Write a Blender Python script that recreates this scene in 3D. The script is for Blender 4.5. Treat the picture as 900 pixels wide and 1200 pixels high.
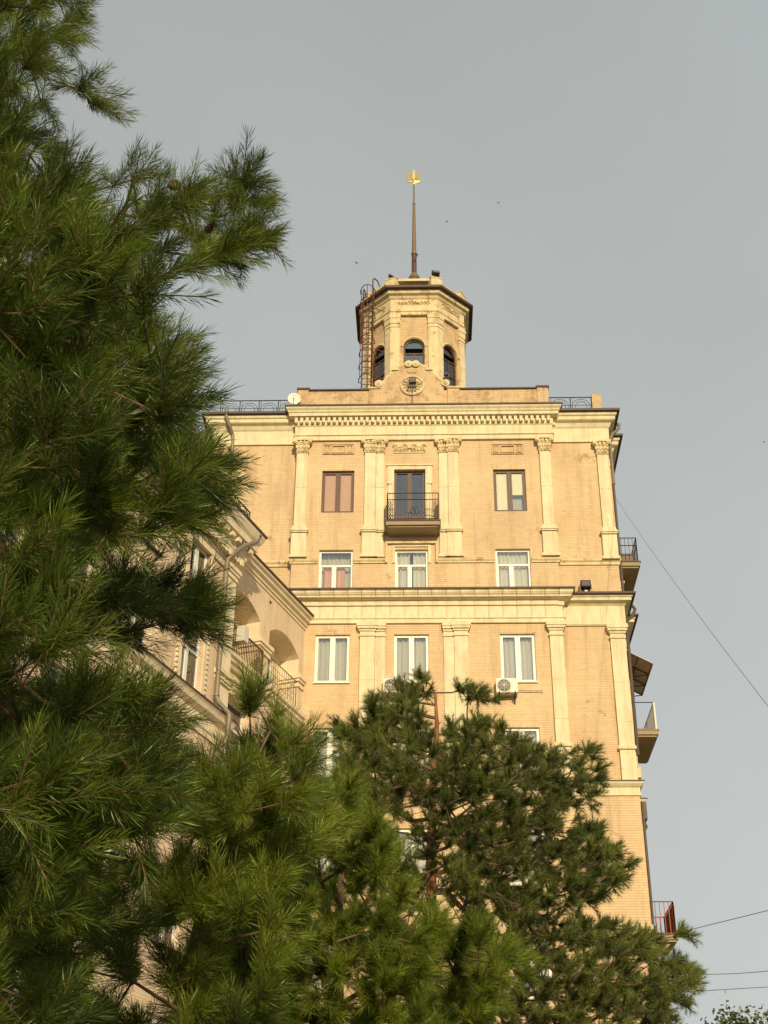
import bpy, math, random
import numpy as np
from mathutils import Vector, Matrix

for o in list(bpy.data.objects):
    bpy.data.objects.remove(o, do_unlink=True)
S = bpy.context.scene
COL = S.collection
R = math.radians

# ------------------------------------------------------------------ camera
CAM = np.array([0.0, 0.0, 1.6])
FPX = 1600.0                       # focal length in pixels of the 900 px wide photograph
TILT, ROLL, YAW = R(31.0045), R(0.588), R(-1.9922)
_f = np.array([math.sin(YAW)*math.cos(TILT), math.cos(YAW)*math.cos(TILT), math.sin(TILT)])
_x = np.array([math.cos(YAW), -math.sin(YAW), 0.0]); _u = np.cross(_x, _f)
CX = math.cos(ROLL)*_x + math.sin(ROLL)*_u
CU = -math.sin(ROLL)*_x + math.cos(ROLL)*_u
CF = _f
cam = bpy.data.objects.new('camera', bpy.data.cameras.new('camera'))
COL.objects.link(cam)
cam.matrix_world = Matrix(((CX[0], CU[0], -CF[0], CAM[0]), (CX[1], CU[1], -CF[1], CAM[1]), (CX[2], CU[2], -CF[2], CAM[2]), (0, 0, 0, 1)))
cam.data.sensor_fit = 'HORIZONTAL'; cam.data.sensor_width = 36.0; cam.data.lens = 36.0*FPX/900.0
cam.data.clip_start = 0.1; cam.data.clip_end = 6000
S.camera = cam

def at(px, py, Y):
    """a photograph pixel seen at the distance Y in front of the camera"""
    c = CX*(px-450)/FPX - CU*(py-600)/FPX + CF
    return CAM + c*(Y/c[1])

# ------------------------------------------------------------------ sky, sun, exposure
SUN_EL, SUN_AZ = R(21.0), R(11.0)      # low evening sun behind the camera, to its right
SKY_TOP, SKY_LOW = (0.440, 0.462, 0.458), (0.650, 0.670, 0.640)
world = bpy.data.worlds.new('World'); S.world = world; world.use_nodes = True
nt = world.node_tree; nt.nodes.clear()
wo = nt.nodes.new('ShaderNodeOutputWorld'); bg = nt.nodes.new('ShaderNodeBackground')
sky = nt.nodes.new('ShaderNodeTexSky'); sky.sky_type = 'NISHITA'; sky.sun_disc = False
sky.sun_elevation = SUN_EL; sky.sun_rotation = math.pi - SUN_AZ
sky.air_density = 1.0; sky.dust_density = 3.0
hsv = nt.nodes.new('ShaderNodeHueSaturation'); hsv.inputs['Saturation'].default_value = 0.35; hsv.inputs['Value'].default_value = 0.10
nt.links.new(sky.outputs[0], hsv.inputs['Color'])
tc = nt.nodes.new('ShaderNodeTexCoord'); sep = nt.nodes.new('ShaderNodeSeparateXYZ')
nt.links.new(tc.outputs['Generated'], sep.inputs[0])
ramp = nt.nodes.new('ShaderNodeValToRGB')
ramp.color_ramp.elements[0].position = 0.02; ramp.color_ramp.elements[0].color = (*SKY_LOW, 1)
ramp.color_ramp.elements[1].position = 0.80; ramp.color_ramp.elements[1].color = (*SKY_TOP, 1)
nt.links.new(sep.outputs['Z'], ramp.inputs[0])
nz = nt.nodes.new('ShaderNodeTexNoise'); nz.inputs['Scale'].default_value = 2.2; nz.inputs['Detail'].default_value = 5
nt.links.new(tc.outputs['Generated'], nz.inputs['Vector'])
mr = nt.nodes.new('ShaderNodeMapRange'); mr.inputs[1].default_value = 0.3; mr.inputs[2].default_value = 0.7
mr.inputs[3].default_value = 0.94; mr.inputs[4].default_value = 1.07
nt.links.new(nz.outputs[0], mr.inputs[0])
# the cloud sheet thins a little towards the east (right), bluer and brighter there
azr = nt.nodes.new('ShaderNodeValToRGB'); azr.color_ramp.elements[0].color = (0.90, 0.91, 0.885, 1); azr.color_ramp.elements[1].color = (1.0, 1.015, 1.035, 1)
azm = nt.nodes.new('ShaderNodeMapRange'); azm.inputs[1].default_value = -0.5; azm.inputs[2].default_value = 0.5; nt.links.new(sep.outputs['X'], azm.inputs[0]); nt.links.new(azm.outputs[0], azr.inputs[0])
mz = nt.nodes.new('ShaderNodeVectorMath'); mz.operation = 'MULTIPLY'; nt.links.new(ramp.outputs[0], mz.inputs[0]); nt.links.new(azr.outputs[0], mz.inputs[1])
mul = nt.nodes.new('ShaderNodeVectorMath'); mul.operation = 'SCALE'
nt.links.new(mz.outputs[0], mul.inputs[0]); nt.links.new(mr.outputs[0], mul.inputs['Scale'])
mix = nt.nodes.new('ShaderNodeMix'); mix.data_type = 'RGBA'; mix.inputs[0].default_value = 0.94
nt.links.new(hsv.outputs[0], mix.inputs[6]); nt.links.new(mul.outputs[0], mix.inputs[7])
nt.links.new(mix.outputs[2], bg.inputs['Color']); bg.inputs['Strength'].default_value = 1.0
nt.links.new(bg.outputs[0], wo.inputs[0])

sun = bpy.data.objects.new('sun', bpy.data.lights.new('sun', 'SUN')); COL.objects.link(sun)
sun.data.energy = 3.95; sun.data.angle = R(1.2); sun.data.color = (1.0, 0.81, 0.49)
sd = Vector((math.sin(SUN_AZ)*math.cos(SUN_EL), -math.cos(SUN_AZ)*math.cos(SUN_EL), math.sin(SUN_EL)))
sun.rotation_euler = sd.to_track_quat('Z', 'Y').to_euler(); sun.location = (20, -30, 40)
S.view_settings.view_transform = 'Standard'; S.view_settings.look = 'None'
S.view_settings.exposure = 0.0; S.view_settings.gamma = 1.0; S.view_settings.use_curve_mapping = False

# ------------------------------------------------------------------ helpers
class MB:
    def __init__(s): s.v = []; s.f = []
    def quad(s, a, b, c, d):
        n = len(s.v); s.v += [tuple(a), tuple(b), tuple(c), tuple(d)]; s.f.append((n, n+1, n+2, n+3))
    def box(s, x0, x1, y0, y1, z0, z1):
        n = len(s.v)
        s.v += [(x0,y0,z0),(x1,y0,z0),(x1,y1,z0),(x0,y1,z0),(x0,y0,z1),(x1,y0,z1),(x1,y1,z1),(x0,y1,z1)]
        s.f += [(n,n+3,n+2,n+1),(n+4,n+5,n+6,n+7),(n,n+1,n+5,n+4),(n+1,n+2,n+6,n+5),(n+2,n+3,n+7,n+6),(n+3,n,n+4,n+7)]
        return s
    def prism(s, pts, y0, y1):
        """outline in x,z, ccw seen from the front (-y), extruded from y0 (front) to y1"""
        n = len(s.v); k = len(pts)
        s.v += [(x, y0, z) for x, z in pts] + [(x, y1, z) for x, z in pts]
        s.f.append(tuple(range(n, n+k))); s.f.append(tuple(range(n+2*k-1, n+k-1, -1)))
        for i in range(k):
            j = (i+1) % k; s.f.append((n+j, n+i, n+k+i, n+k+j))
        return s
    def tube(s, pts, r, sides=6, cap=True):
        pts = [Vector(p) for p in pts]; n0 = len(s.v); m = len(pts)
        rs = r if isinstance(r, (list, tuple)) else [r]*m
        prev = None
        for i, p in enumerate(pts):
            d = (pts[min(i+1, m-1)] - pts[max(i-1, 0)])
            if d.length < 1e-9: d = Vector((0, 0, 1))
            d.normalize()
            if prev is None:
                a = d.orthogonal().normalized()
            else:
                a = prev - d*prev.dot(d)
                a = a.normalized() if a.length > 1e-6 else d.orthogonal().normalized()
            prev = a; b = d.cross(a)
            for k in range(sides):
                t = 2*math.pi*k/sides; q = p + (a*math.cos(t) + b*math.sin(t))*rs[i]; s.v.append((q.x, q.y, q.z))
        for i in range(m-1):
            for k in range(sides):
                k2 = (k+1) % sides
                s.f.append((n0+i*sides+k, n0+i*sides+k2, n0+(i+1)*sides+k2, n0+(i+1)*sides+k))
        if cap:
            s.f.append(tuple(n0+k for k in range(sides-1, -1, -1))); s.f.append(tuple(n0+(m-1)*sides+k for k in range(sides)))
        return s
    def lathe(s, prof, cx, cy, sides=16, axis='z'):
        """prof: list of (radius, height)"""
        n0 = len(s.v); m = len(prof)
        for r, h in prof:
            for k in range(sides):
                t = 2*math.pi*k/sides
                if axis == 'z': s.v.append((cx+r*math.cos(t), cy+r*math.sin(t), h))
                else: s.v.append((cx+r*math.cos(t), h, cy+r*math.sin(t)))      # axis y: cx, cz, h=y
        for i in range(m-1):
            for k in range(sides):
                k2 = (k+1) % sides; q = (n0+i*sides+k, n0+i*sides+k2, n0+(i+1)*sides+k2, n0+(i+1)*sides+k)
                s.f.append(q if axis == 'z' else q[::-1])
        s.f.append(tuple(n0+k for k in range(sides-1, -1, -1))); s.f.append(tuple(n0+(m-1)*sides+k for k in range(sides)))
        return s
    def sweep(s, prof, path, closed=False):
        """profile (outward, z) swept along a plan path; outward is to the right of travel; mitred"""
        m = len(path); k = len(prof); offs = []
        for i in range(m):
            def nrm(a, b):
                dx, dy = b[0]-a[0], b[1]-a[1]; l = math.hypot(dx, dy); return (dy/l, -dx/l)
            if closed: n1, n2 = nrm(path[i-1], path[i]), nrm(path[i], path[(i+1) % m])
            elif i == 0: n1 = n2 = nrm(path[0], path[1])
            elif i == m-1: n1 = n2 = nrm(path[-2], path[-1])
            else: n1, n2 = nrm(path[i-1], path[i]), nrm(path[i], path[i+1])
            c = 1 + n1[0]*n2[0] + n1[1]*n2[1]; offs.append(((n1[0]+n2[0])/c, (n1[1]+n2[1])/c))
        n0 = len(s.v)
        for (x, y), (ox, oy) in zip(path, offs):
            s.v += [(x+ox*o, y+oy*o, z) for o, z in prof]
        for i in range(m if closed else m-1):
            a, b = n0+i*k, n0+((i+1) % m)*k
            for j in range(k-1): s.f.append((a+j, b+j, b+j+1, a+j+1))
            s.f.append((a+k-1, b+k-1, b, a))
        if not closed:
            s.f.append(tuple(n0+j for j in range(k))); s.f.append(tuple(n0+(m-1)*k+j for j in range(k-1, -1, -1)))
        return s
    def mesh(s, name):
        me = bpy.data.meshes.new(name); me.from_pydata(s.v, [], s.f); me.update(); return me
    def build(s, name, mat, parent=None, kind=None, smooth=False, label=None):
        return link(name, s.mesh(name), mat, parent, kind, smooth, label)

def link(name, me, mat, parent=None, kind=None, smooth=False, label=None):
    o = bpy.data.objects.new(name, me); COL.objects.link(o)
    if mat is not None and not me.materials: me.materials.append(mat)
    if parent is not None: o.parent = parent
    if kind: o['kind'] = kind
    if label: o['label'] = label
    if smooth: me.polygons.foreach_set('use_smooth', [True]*len(me.polygons))
    return o

def thing(name, label, cat, loc=(0,0,0), rz=0.0, group=None):
    o = bpy.data.objects.new(name, None); COL.objects.link(o)
    o.location = loc; o.rotation_euler = (0, 0, rz); o.empty_display_size = 0.3
    return tag(o, label, cat, group)
def tag(o, label, cat, group=None):
    o['label'] = label; o['category'] = cat
    if group: o['group'] = group
    return o

def wall(mb, x0, x1, z0, z1, y, openings=(), depth=0.18, flip=1):
    """wall sheet facing -y with rectangular or arched openings (ox0, ox1, oz0, oz1, rise) and their reveals"""
    xs = sorted({x0, x1, *[v for o in openings for v in (o[0], o[1])]})
    zs = sorted({z0, z1, *[v for o in openings for v in (o[2], o[3])]})
    for i in range(len(xs)-1):
        for j in range(len(zs)-1):
            mx, mz = (xs[i]+xs[i+1])/2, (zs[j]+zs[j+1])/2
            if any(o[0] < mx < o[1] and o[2] < mz < o[3] for o in openings): continue
            mb.quad((xs[i],y,zs[j]), (xs[i+1],y,zs[j]), (xs[i+1],y,zs[j+1]), (xs[i],y,zs[j+1]))
    for o in openings:
        a, b, c, d = o[:4]; rise = o[4] if len(o) > 4 else 0; dp = o[5] if len(o) > 5 else depth
        Y = y+dp; zt = d-rise
        mb.quad((a,y,c), (a,y,zt), (a,Y,zt), (a,Y,c)); mb.quad((b,y,zt), (b,y,c), (b,Y,c), (b,Y,zt))
        mb.quad((b,y,c), (a,y,c), (a,Y,c), (b,Y,c))
        if rise <= 0: mb.quad((a,y,d), (b,y,d), (b,Y,d), (a,Y,d)); continue
        pts = arc_pts(a, b, zt, rise)
        for (xa, za), (xb, zb) in zip(pts[:-1], pts[1:]):
            if d-max(za, zb) > -1e-6: mb.quad((xa,y,za), (xb,y,zb), (xb,y,d), (xa,y,d))
            mb.quad((xa,y,za), (xa,Y,za), (xb,Y,zb), (xb,y,zb))
def arc_pts(a, b, zt, rise, n=14):
    h = (b-a)/2; rad = (h*h+rise*rise)/(2*rise); cz = zt+rise-rad; cx = (a+b)/2
    t0 = math.asin(min(1, h/rad)); 
    return [(cx+rad*math.sin(-t0+2*t0*i/n), cz+rad*math.cos(-t0+2*t0*i/n)) for i in range(n+1)]

# ------------------------------------------------------------------ materials
def newmat(name):
    m = bpy.data.materials.new(name); m.use_nodes = True; t = m.node_tree
    return m, t, t.nodes['Principled BSDF']
def nd(t, kind, **kw):
    n = t.nodes.new(kind)
    for k, v in kw.items(): setattr(n, k, v)
    return n
def noise(t, vec, scale, detail=4, rough=0.6):
    n = nd(t, 'ShaderNodeTexNoise'); n.inputs['Scale'].default_value = scale; n.inputs['Detail'].default_value = detail
    n.inputs['Roughness'].default_value = rough
    if vec is not None: t.links.new(vec, n.inputs['Vector'])
    return n.outputs[0]
def maprange(t, src, a, b, c=0.0, d=1.0):
    n = nd(t, 'ShaderNodeMapRange'); n.inputs[1].default_value = a; n.inputs[2].default_value = b
    n.inputs[3].default_value = c; n.inputs[4].default_value = d; t.links.new(src, n.inputs[0]); return n.outputs[0]
def mixc(t, fac, a, b, mode='MIX'):
    n = nd(t, 'ShaderNodeMix', data_type='RGBA', blend_type=mode)
    if isinstance(fac, float): n.inputs[0].default_value = fac
    else: t.links.new(fac, n.inputs[0])
    for i, v in ((6, a), (7, b)):
        if isinstance(v, tuple): n.inputs[i].default_value = (*v, 1)
        else: t.links.new(v, n.inputs[i])
    return n.outputs[2]
def bump(t, p, h, strength=0.3, dist=0.01):
    b = nd(t, 'ShaderNodeBump'); b.inputs['Strength'].default_value = strength; b.inputs['Distance'].default_value = dist
    t.links.new(h, b.inputs['Height']); t.links.new(b.outputs[0], p.inputs['Normal'])

def brick_mat(name, c1, c2, mortar, wear=0.0, wearcol=(0.42, 0.24, 0.13), row=0.088, width=0.255, stain=0.30):
    m, t, p = newmat(name)
    tcn = nd(t, 'ShaderNodeTexCoord'); sp = nd(t, 'ShaderNodeSeparateXYZ'); t.links.new(tcn.outputs['Object'], sp.inputs[0])
    ad = nd(t, 'ShaderNodeMath', operation='ADD'); t.links.new(sp.outputs[0], ad.inputs[0]); t.links.new(sp.outputs[1], ad.inputs[1])
    cb = nd(t, 'ShaderNodeCombineXYZ'); t.links.new(ad.outputs[0], cb.inputs[0]); t.links.new(sp.outputs[2], cb.inputs[1])
    br = nd(t, 'ShaderNodeTexBrick'); br.offset = 0.5
    br.inputs['Scale'].default_value = 1.0; br.inputs['Brick Width'].default_value = width; br.inputs['Row Height'].default_value = row
    br.inputs['Mortar Size'].default_value = 0.006; br.inputs['Mortar Smooth'].default_value = 0.4; br.inputs['Bias'].default_value = -0.15
    br.inputs['Color1'].default_value = (*c1, 1); br.inputs['Color2'].default_value = (*c2, 1); br.inputs['Mortar'].default_value = (*[0.7*a+0.3*b for a, b in zip(c2, mortar)], 1)
    t.links.new(cb.outputs[0], br.inputs['Vector'])
    obj = tcn.outputs['Object']
    # the bed joints read stronger than the upright ones
    rw = nd(t, 'ShaderNodeMath', operation='MULTIPLY'); rw.inputs[1].default_value = 1.0/row; t.links.new(sp.outputs[2], rw.inputs[0])
    fr = nd(t, 'ShaderNodeMath', operation='FRACT'); t.links.new(rw.outputs[0], fr.inputs[0])
    jn = maprange(t, fr.outputs[0], 0.06, 0.15, 0.75, 0.0)
    big = maprange(t, noise(t, obj, 0.45, 5), 0.35, 0.7)
    col = mixc(t, big, br.outputs['Color'], mixc(t, stain, br.outputs['Color'], (0.34, 0.20, 0.10)))
    # streaks running down the wall
    mp = nd(t, 'ShaderNodeMapping'); mp.inputs['Scale'].default_value = (2.2, 2.2, 0.22); t.links.new(obj, mp.inputs[0])
    st = maprange(t, noise(t, mp.outputs[0], 1.0, 6, 0.7), 0.50, 0.70)
    col = mixc(t, st, col, mixc(t, 0.42, col, (0.30, 0.19, 0.10)))
    fine = noise(t, obj, 7.0, 5, 0.75)
    col = mixc(t, maprange(t, fine, 0.3, 0.7), mixc(t, 0.16, col, (0.2, 0.13, 0.08)), col)
    col = mixc(t, jn, col, mortar)
    hgt = jn
    if wear > 0:
        w = maprange(t, noise(t, obj, 1.3, 8, 0.78), 0.60-wear, 0.66-wear)
        col = mixc(t, w, col, mixc(t, maprange(t, fine, 0.4, 0.6), wearcol, (0.5, 0.36, 0.22)))
    t.links.new(col, p.inputs['Base Color']); p.inputs['Roughness'].default_value = 0.9
    inv = nd(t, 'ShaderNodeMath', operation='MULTIPLY_ADD'); inv.inputs[1].default_value = -1.0
    t.links.new(hgt, inv.inputs[0]); t.links.new(fine, inv.inputs[2])
    bump(t, p, inv.outputs[0], 0.55, 0.012)
    return m

def plain(name, col, rough=0.8, var=0.15, scale=3.0, dark=None, metal=0.0, bumps=0.15, wear=0.0, wearcol=(0.35, 0.22, 0.12), spec=None, streak=0.0):
    m, t, p = newmat(name)
    tcn = nd(t, 'ShaderNodeTexCoord'); obj = tcn.outputs['Object']
    dk = dark or tuple(c*0.55 for c in col)
    n1 = noise(t, obj, scale, 6, 0.7)
    c = mixc(t, maprange(t, n1, 0.3, 0.75, 0.0, var*2), col, dk)
    if streak > 0:
        mp = nd(t, 'ShaderNodeMapping'); mp.inputs['Scale'].default_value = (3.0, 3.0, 0.3); t.links.new(obj, mp.inputs[0])
        c = mixc(t, maprange(t, noise(t, mp.outputs[0], 1.3, 6, 0.75), 0.47, 0.72, 0, streak), c, dk)
    if wear > 0:
        w = maprange(t, noise(t, obj, 2.6, 9, 0.8), 0.63-wear, 0.67-wear); c = mixc(t, w, c, wearcol)
    t.links.new(c, p.inputs['Base Color']); p.inputs['Roughness'].default_value = rough; p.inputs['Metallic'].default_value = metal
    if spec is not None: p.inputs['Specular IOR Level'].default_value = spec
    if bumps: bump(t, p, noise(t, obj, scale*6, 6, 0.7), bumps, 0.01)
    return m

M = {}
M['brick'] = brick_mat('tower_brick', (0.82, 0.615, 0.375), (0.75, 0.55, 0.325), (0.47, 0.32, 0.185), wear=0.012)
M['brick_worn'] = brick_mat('attic_brick', (0.78, 0.58, 0.335), (0.72, 0.52, 0.30), (0.42, 0.28, 0.16), wear=0.09)
M['brick_wing'] = brick_mat('wing_brick', (0.90, 0.72, 0.52), (0.86, 0.67, 0.47), (0.58, 0.41, 0.26), wear=-0.05)
M['plaster'] = plain('cream_plaster', (0.82, 0.735, 0.50), 0.85, 0.26, 1.6, (0.52, 0.40, 0.23), wear=0.01, wearcol=(0.58, 0.43, 0.26), streak=0.85)
M['plaster_worn'] = plain('worn_plaster', (0.78, 0.66, 0.40), 0.88, 0.22, 2.2, (0.48, 0.35, 0.19), wear=0.095, wearcol=(0.46, 0.31, 0.18), streak=0.75, bumps=0.35)
M['plaster_wing'] = plain('wing_plaster', (0.84, 0.72, 0.52), 0.85, 0.2, 1.6, (0.52, 0.38, 0.24), streak=0.5)
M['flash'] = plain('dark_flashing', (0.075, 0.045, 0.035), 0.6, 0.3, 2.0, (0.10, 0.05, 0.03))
M['white'] = plain('white_plastic', (0.80, 0.79, 0.72), 0.45, 0.05, 3.0, bumps=0)
M['brownwood'] = plain('brown_frame', (0.105, 0.042, 0.024), 0.5, 0.2, 5.0, bumps=0.1)
M['iron'] = plain('black_iron', (0.022, 0.020, 0.020), 0.55, 0.2, 6.0, bumps=0)
M['rust'] = plain('rusty_steel', (0.17, 0.060, 0.030), 0.85, 0.35, 6.0, (0.07, 0.03, 0.02))
M['redpaint'] = plain('red_brown_paint', (0.36, 0.10, 0.045), 0.6, 0.25, 4.0, (0.2, 0.06, 0.03))
M['galv'] = plain('galvanised_pipe', (0.25, 0.21, 0.16), 0.55, 0.3, 3.0, (0.15, 0.12, 0.09), metal=0.2)
M['roof'] = plain('roof_metal', (0.10, 0.075, 0.06), 0.6, 0.3, 1.0)
M['conc'] = plain('balcony_concrete', (0.40, 0.31, 0.20), 0.9, 0.3, 2.0, (0.3, 0.22, 0.14), wear=0.03)
M['acwhite'] = plain('ac_casing', (0.66, 0.63, 0.54), 0.45, 0.12, 4.0, bumps=0)
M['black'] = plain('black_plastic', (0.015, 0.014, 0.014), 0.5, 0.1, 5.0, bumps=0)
M['dish'] = plain('dish_paint', (0.84, 0.81, 0.68), 0.5, 0.06, 3.0, bumps=0)
M['gold'] = plain('gilded_metal', (0.95, 0.68, 0.16), 0.28, 0.1, 6.0, (0.7, 0.45, 0.08), metal=0.75, bumps=0)
M['spire'] = plain('spire_metal', (0.25, 0.165, 0.10), 0.6, 0.35, 2.5, (0.12, 0.08, 0.05), metal=0.2)
M['poly'] = plain('awning_sheet', (0.52, 0.45, 0.36), 0.4, 0.2, 2.0)
M['wire'] = plain('grey_wire', (0.16, 0.16, 0.16), 0.6, 0.1, 2.0, bumps=0)
M['lamp'] = plain('floodlight_glass', (0.17, 0.115, 0.11), 0.25, 0.1, 5.0, bumps=0)
M['bird'] = plain('bird_feathers', (0.06, 0.055, 0.05), 0.9, 0.2, 5.0, bumps=0)

def glass_mat():
    m, t, p = newmat('window_glass'); t.nodes.remove(p)
    out = t.nodes['Material Output']; tr = nd(t, 'ShaderNodeBsdfTransparent'); gl = nd(t, 'ShaderNodeBsdfGlossy')
    tr.inputs[0].default_value = (0.95, 0.96, 0.95, 1); gl.inputs['Roughness'].default_value = 0.04; gl.inputs[0].default_value = (0.95, 0.97, 1, 1)
    fr = nd(t, 'ShaderNodeFresnel'); fr.inputs[0].default_value = 1.6
    mpn = maprange(t, fr.outputs[0], 0.0, 1.0, 0.09, 1.0)
    tcn = nd(t, 'ShaderNodeTexCoord'); b = nd(t, 'ShaderNodeBump'); b.inputs['Strength'].default_value = 0.08; b.inputs['Distance'].default_value = 0.02
    t.links.new(noise(t, tcn.outputs['Object'], 1.5, 2), b.inputs['Height']); t.links.new(b.outputs[0], gl.inputs['Normal'])
    mx = nd(t, 'ShaderNodeMixShader'); t.links.new(mpn, mx.inputs[0]); t.links.new(tr.outputs[0], mx.inputs[1]); t.links.new(gl.outputs[0], mx.inputs[2])
    t.links.new(mx.outputs[0], out.inputs[0]); return m
M['glass'] = glass_mat()
def cloth(name, col):
    m, t, p = newmat(name); tcn = nd(t, 'ShaderNodeTexCoord')
    c = mixc(t, maprange(t, noise(t, tcn.outputs['Object'], 4.0, 3), 0.3, 0.7, 0, 0.3), col, tuple(x*0.7 for x in col))
    t.links.new(c, p.inputs['Base Color']); p.inputs['Roughness'].default_value = 0.95; return m
M['c_white'] = cloth('net_curtain', (0.76, 0.71, 0.58)); M['c_grey'] = cloth('grey_curtain', (0.64, 0.60, 0.49))
M['c_peach'] = cloth('peach_curtain', (0.85, 0.46, 0.27)); M['b_brown'] = cloth('brown_blind', (0.74, 0.41, 0.19)); M['b_cream'] = cloth('cream_blind', (0.96, 0.88, 0.60))
M['dim'] = plain('dim_room', (0.16, 0.15, 0.13), 0.9, 0.3, 1.0, bumps=0)  # dark wall colour carries the dimness of the rooms behind the windows

def ground_mat():
    m, t, p = newmat('ground_grass'); tcn = nd(t, 'ShaderNodeTexCoord'); o = tcn.outputs['Object']
    c = mixc(t, maprange(t, noise(t, o, 0.25, 6), 0.4, 0.6), (0.055, 0.075, 0.022), (0.13, 0.11, 0.06))
    t.links.new(c, p.inputs['Base Color']); p.inputs['Roughness'].default_value = 1.0; bump(t, p, noise(t, o, 9, 6), 0.6, 0.05); return m
M['ground'] = ground_mat(); M['asphalt'] = plain('asphalt', (0.055, 0.054, 0.052), 0.95, 0.2, 1.2); M['paving'] = plain('paving', (0.26, 0.24, 0.21), 0.9, 0.2, 1.5)
def bark_mat(name, a, b):
    m, t, p = newmat(name); tcn = nd(t, 'ShaderNodeTexCoord')
    mp = nd(t, 'ShaderNodeMapping'); mp.inputs['Scale'].default_value = (9, 9, 2.5); t.links.new(tcn.outputs['Object'], mp.inputs[0])
    n1 = noise(t, mp.outputs[0], 2.0, 7, 0.75)
    t.links.new(mixc(t, maprange(t, n1, 0.35, 0.65), a, b), p.inputs['Base Color']); p.inputs['Roughness'].default_value = 0.95
    bump(t, p, n1, 0.9, 0.02); return m
M['bark'] = bark_mat('pine_bark', (0.075, 0.045, 0.03), (0.22, 0.13, 0.08)); M['bark_red'] = bark_mat('red_pine_bark', (0.12, 0.05, 0.025), (0.40, 0.17, 0.075))
M['twig'] = bark_mat('pine_twig', (0.11, 0.065, 0.032), (0.24, 0.14, 0.07)); M['cone'] = bark_mat('cone_scales', (0.05, 0.03, 0.02), (0.18, 0.10, 0.06))
def leaf_mat(name, lo, hi, trans=0.3, gloss=0.045):
    m, t, p = newmat(name); t.nodes.remove(p); out = t.nodes['Material Output']
    at_ = nd(t, 'ShaderNodeAttribute', attribute_name='tint')
    c = mixc(t, at_.outputs['Fac'], lo, hi)
    d = nd(t, 'ShaderNodeBsdfDiffuse'); tr = nd(t, 'ShaderNodeBsdfTranslucent'); g = nd(t, 'ShaderNodeBsdfGlossy'); g.inputs['Roughness'].default_value = 0.42
    g.inputs[0].default_value = (0.7, 0.75, 0.55, 1)
    t.links.new(c, d.inputs[0]); t.links.new(mixc(t, 0.5, c, (0.16, 0.20, 0.02)), tr.inputs[0])
    m1 = nd(t, 'ShaderNodeMixShader'); m1.inputs[0].default_value = trans; t.links.new(d.outputs[0], m1.inputs[1]); t.links.new(tr.outputs[0], m1.inputs[2])
    m2 = nd(t, 'ShaderNodeMixShader'); m2.inputs[0].default_value = gloss; t.links.new(m1.outputs[0], m2.inputs[1]); t.links.new(g.outputs[0], m2.inputs[2])
    t.links.new(m2.outputs[0], out.inputs[0]); return m
# ------------------------------------------------------------------ ground
g = MB(); g.quad((-1500,-1500,0), (1500,-1500,0), (1500,3000,0), (-1500,3000,0)); o = g.build('ground', M['ground']); o['kind'] = 'structure'
g = MB(); g.quad((-9.5,40.5,0.004), (60,40.5,0.004), (60,44.9,0.004), (-9.5,44.9,0.004)); o = g.build('pavement', M['paving']); o['kind'] = 'structure'
g = MB(); g.quad((-60,-9,0.004), (60,-9,0.004), (60,-1.5,0.004), (-60,-1.5,0.004)); o = g.build('road', M['asphalt']); o['kind'] = 'structure'

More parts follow.
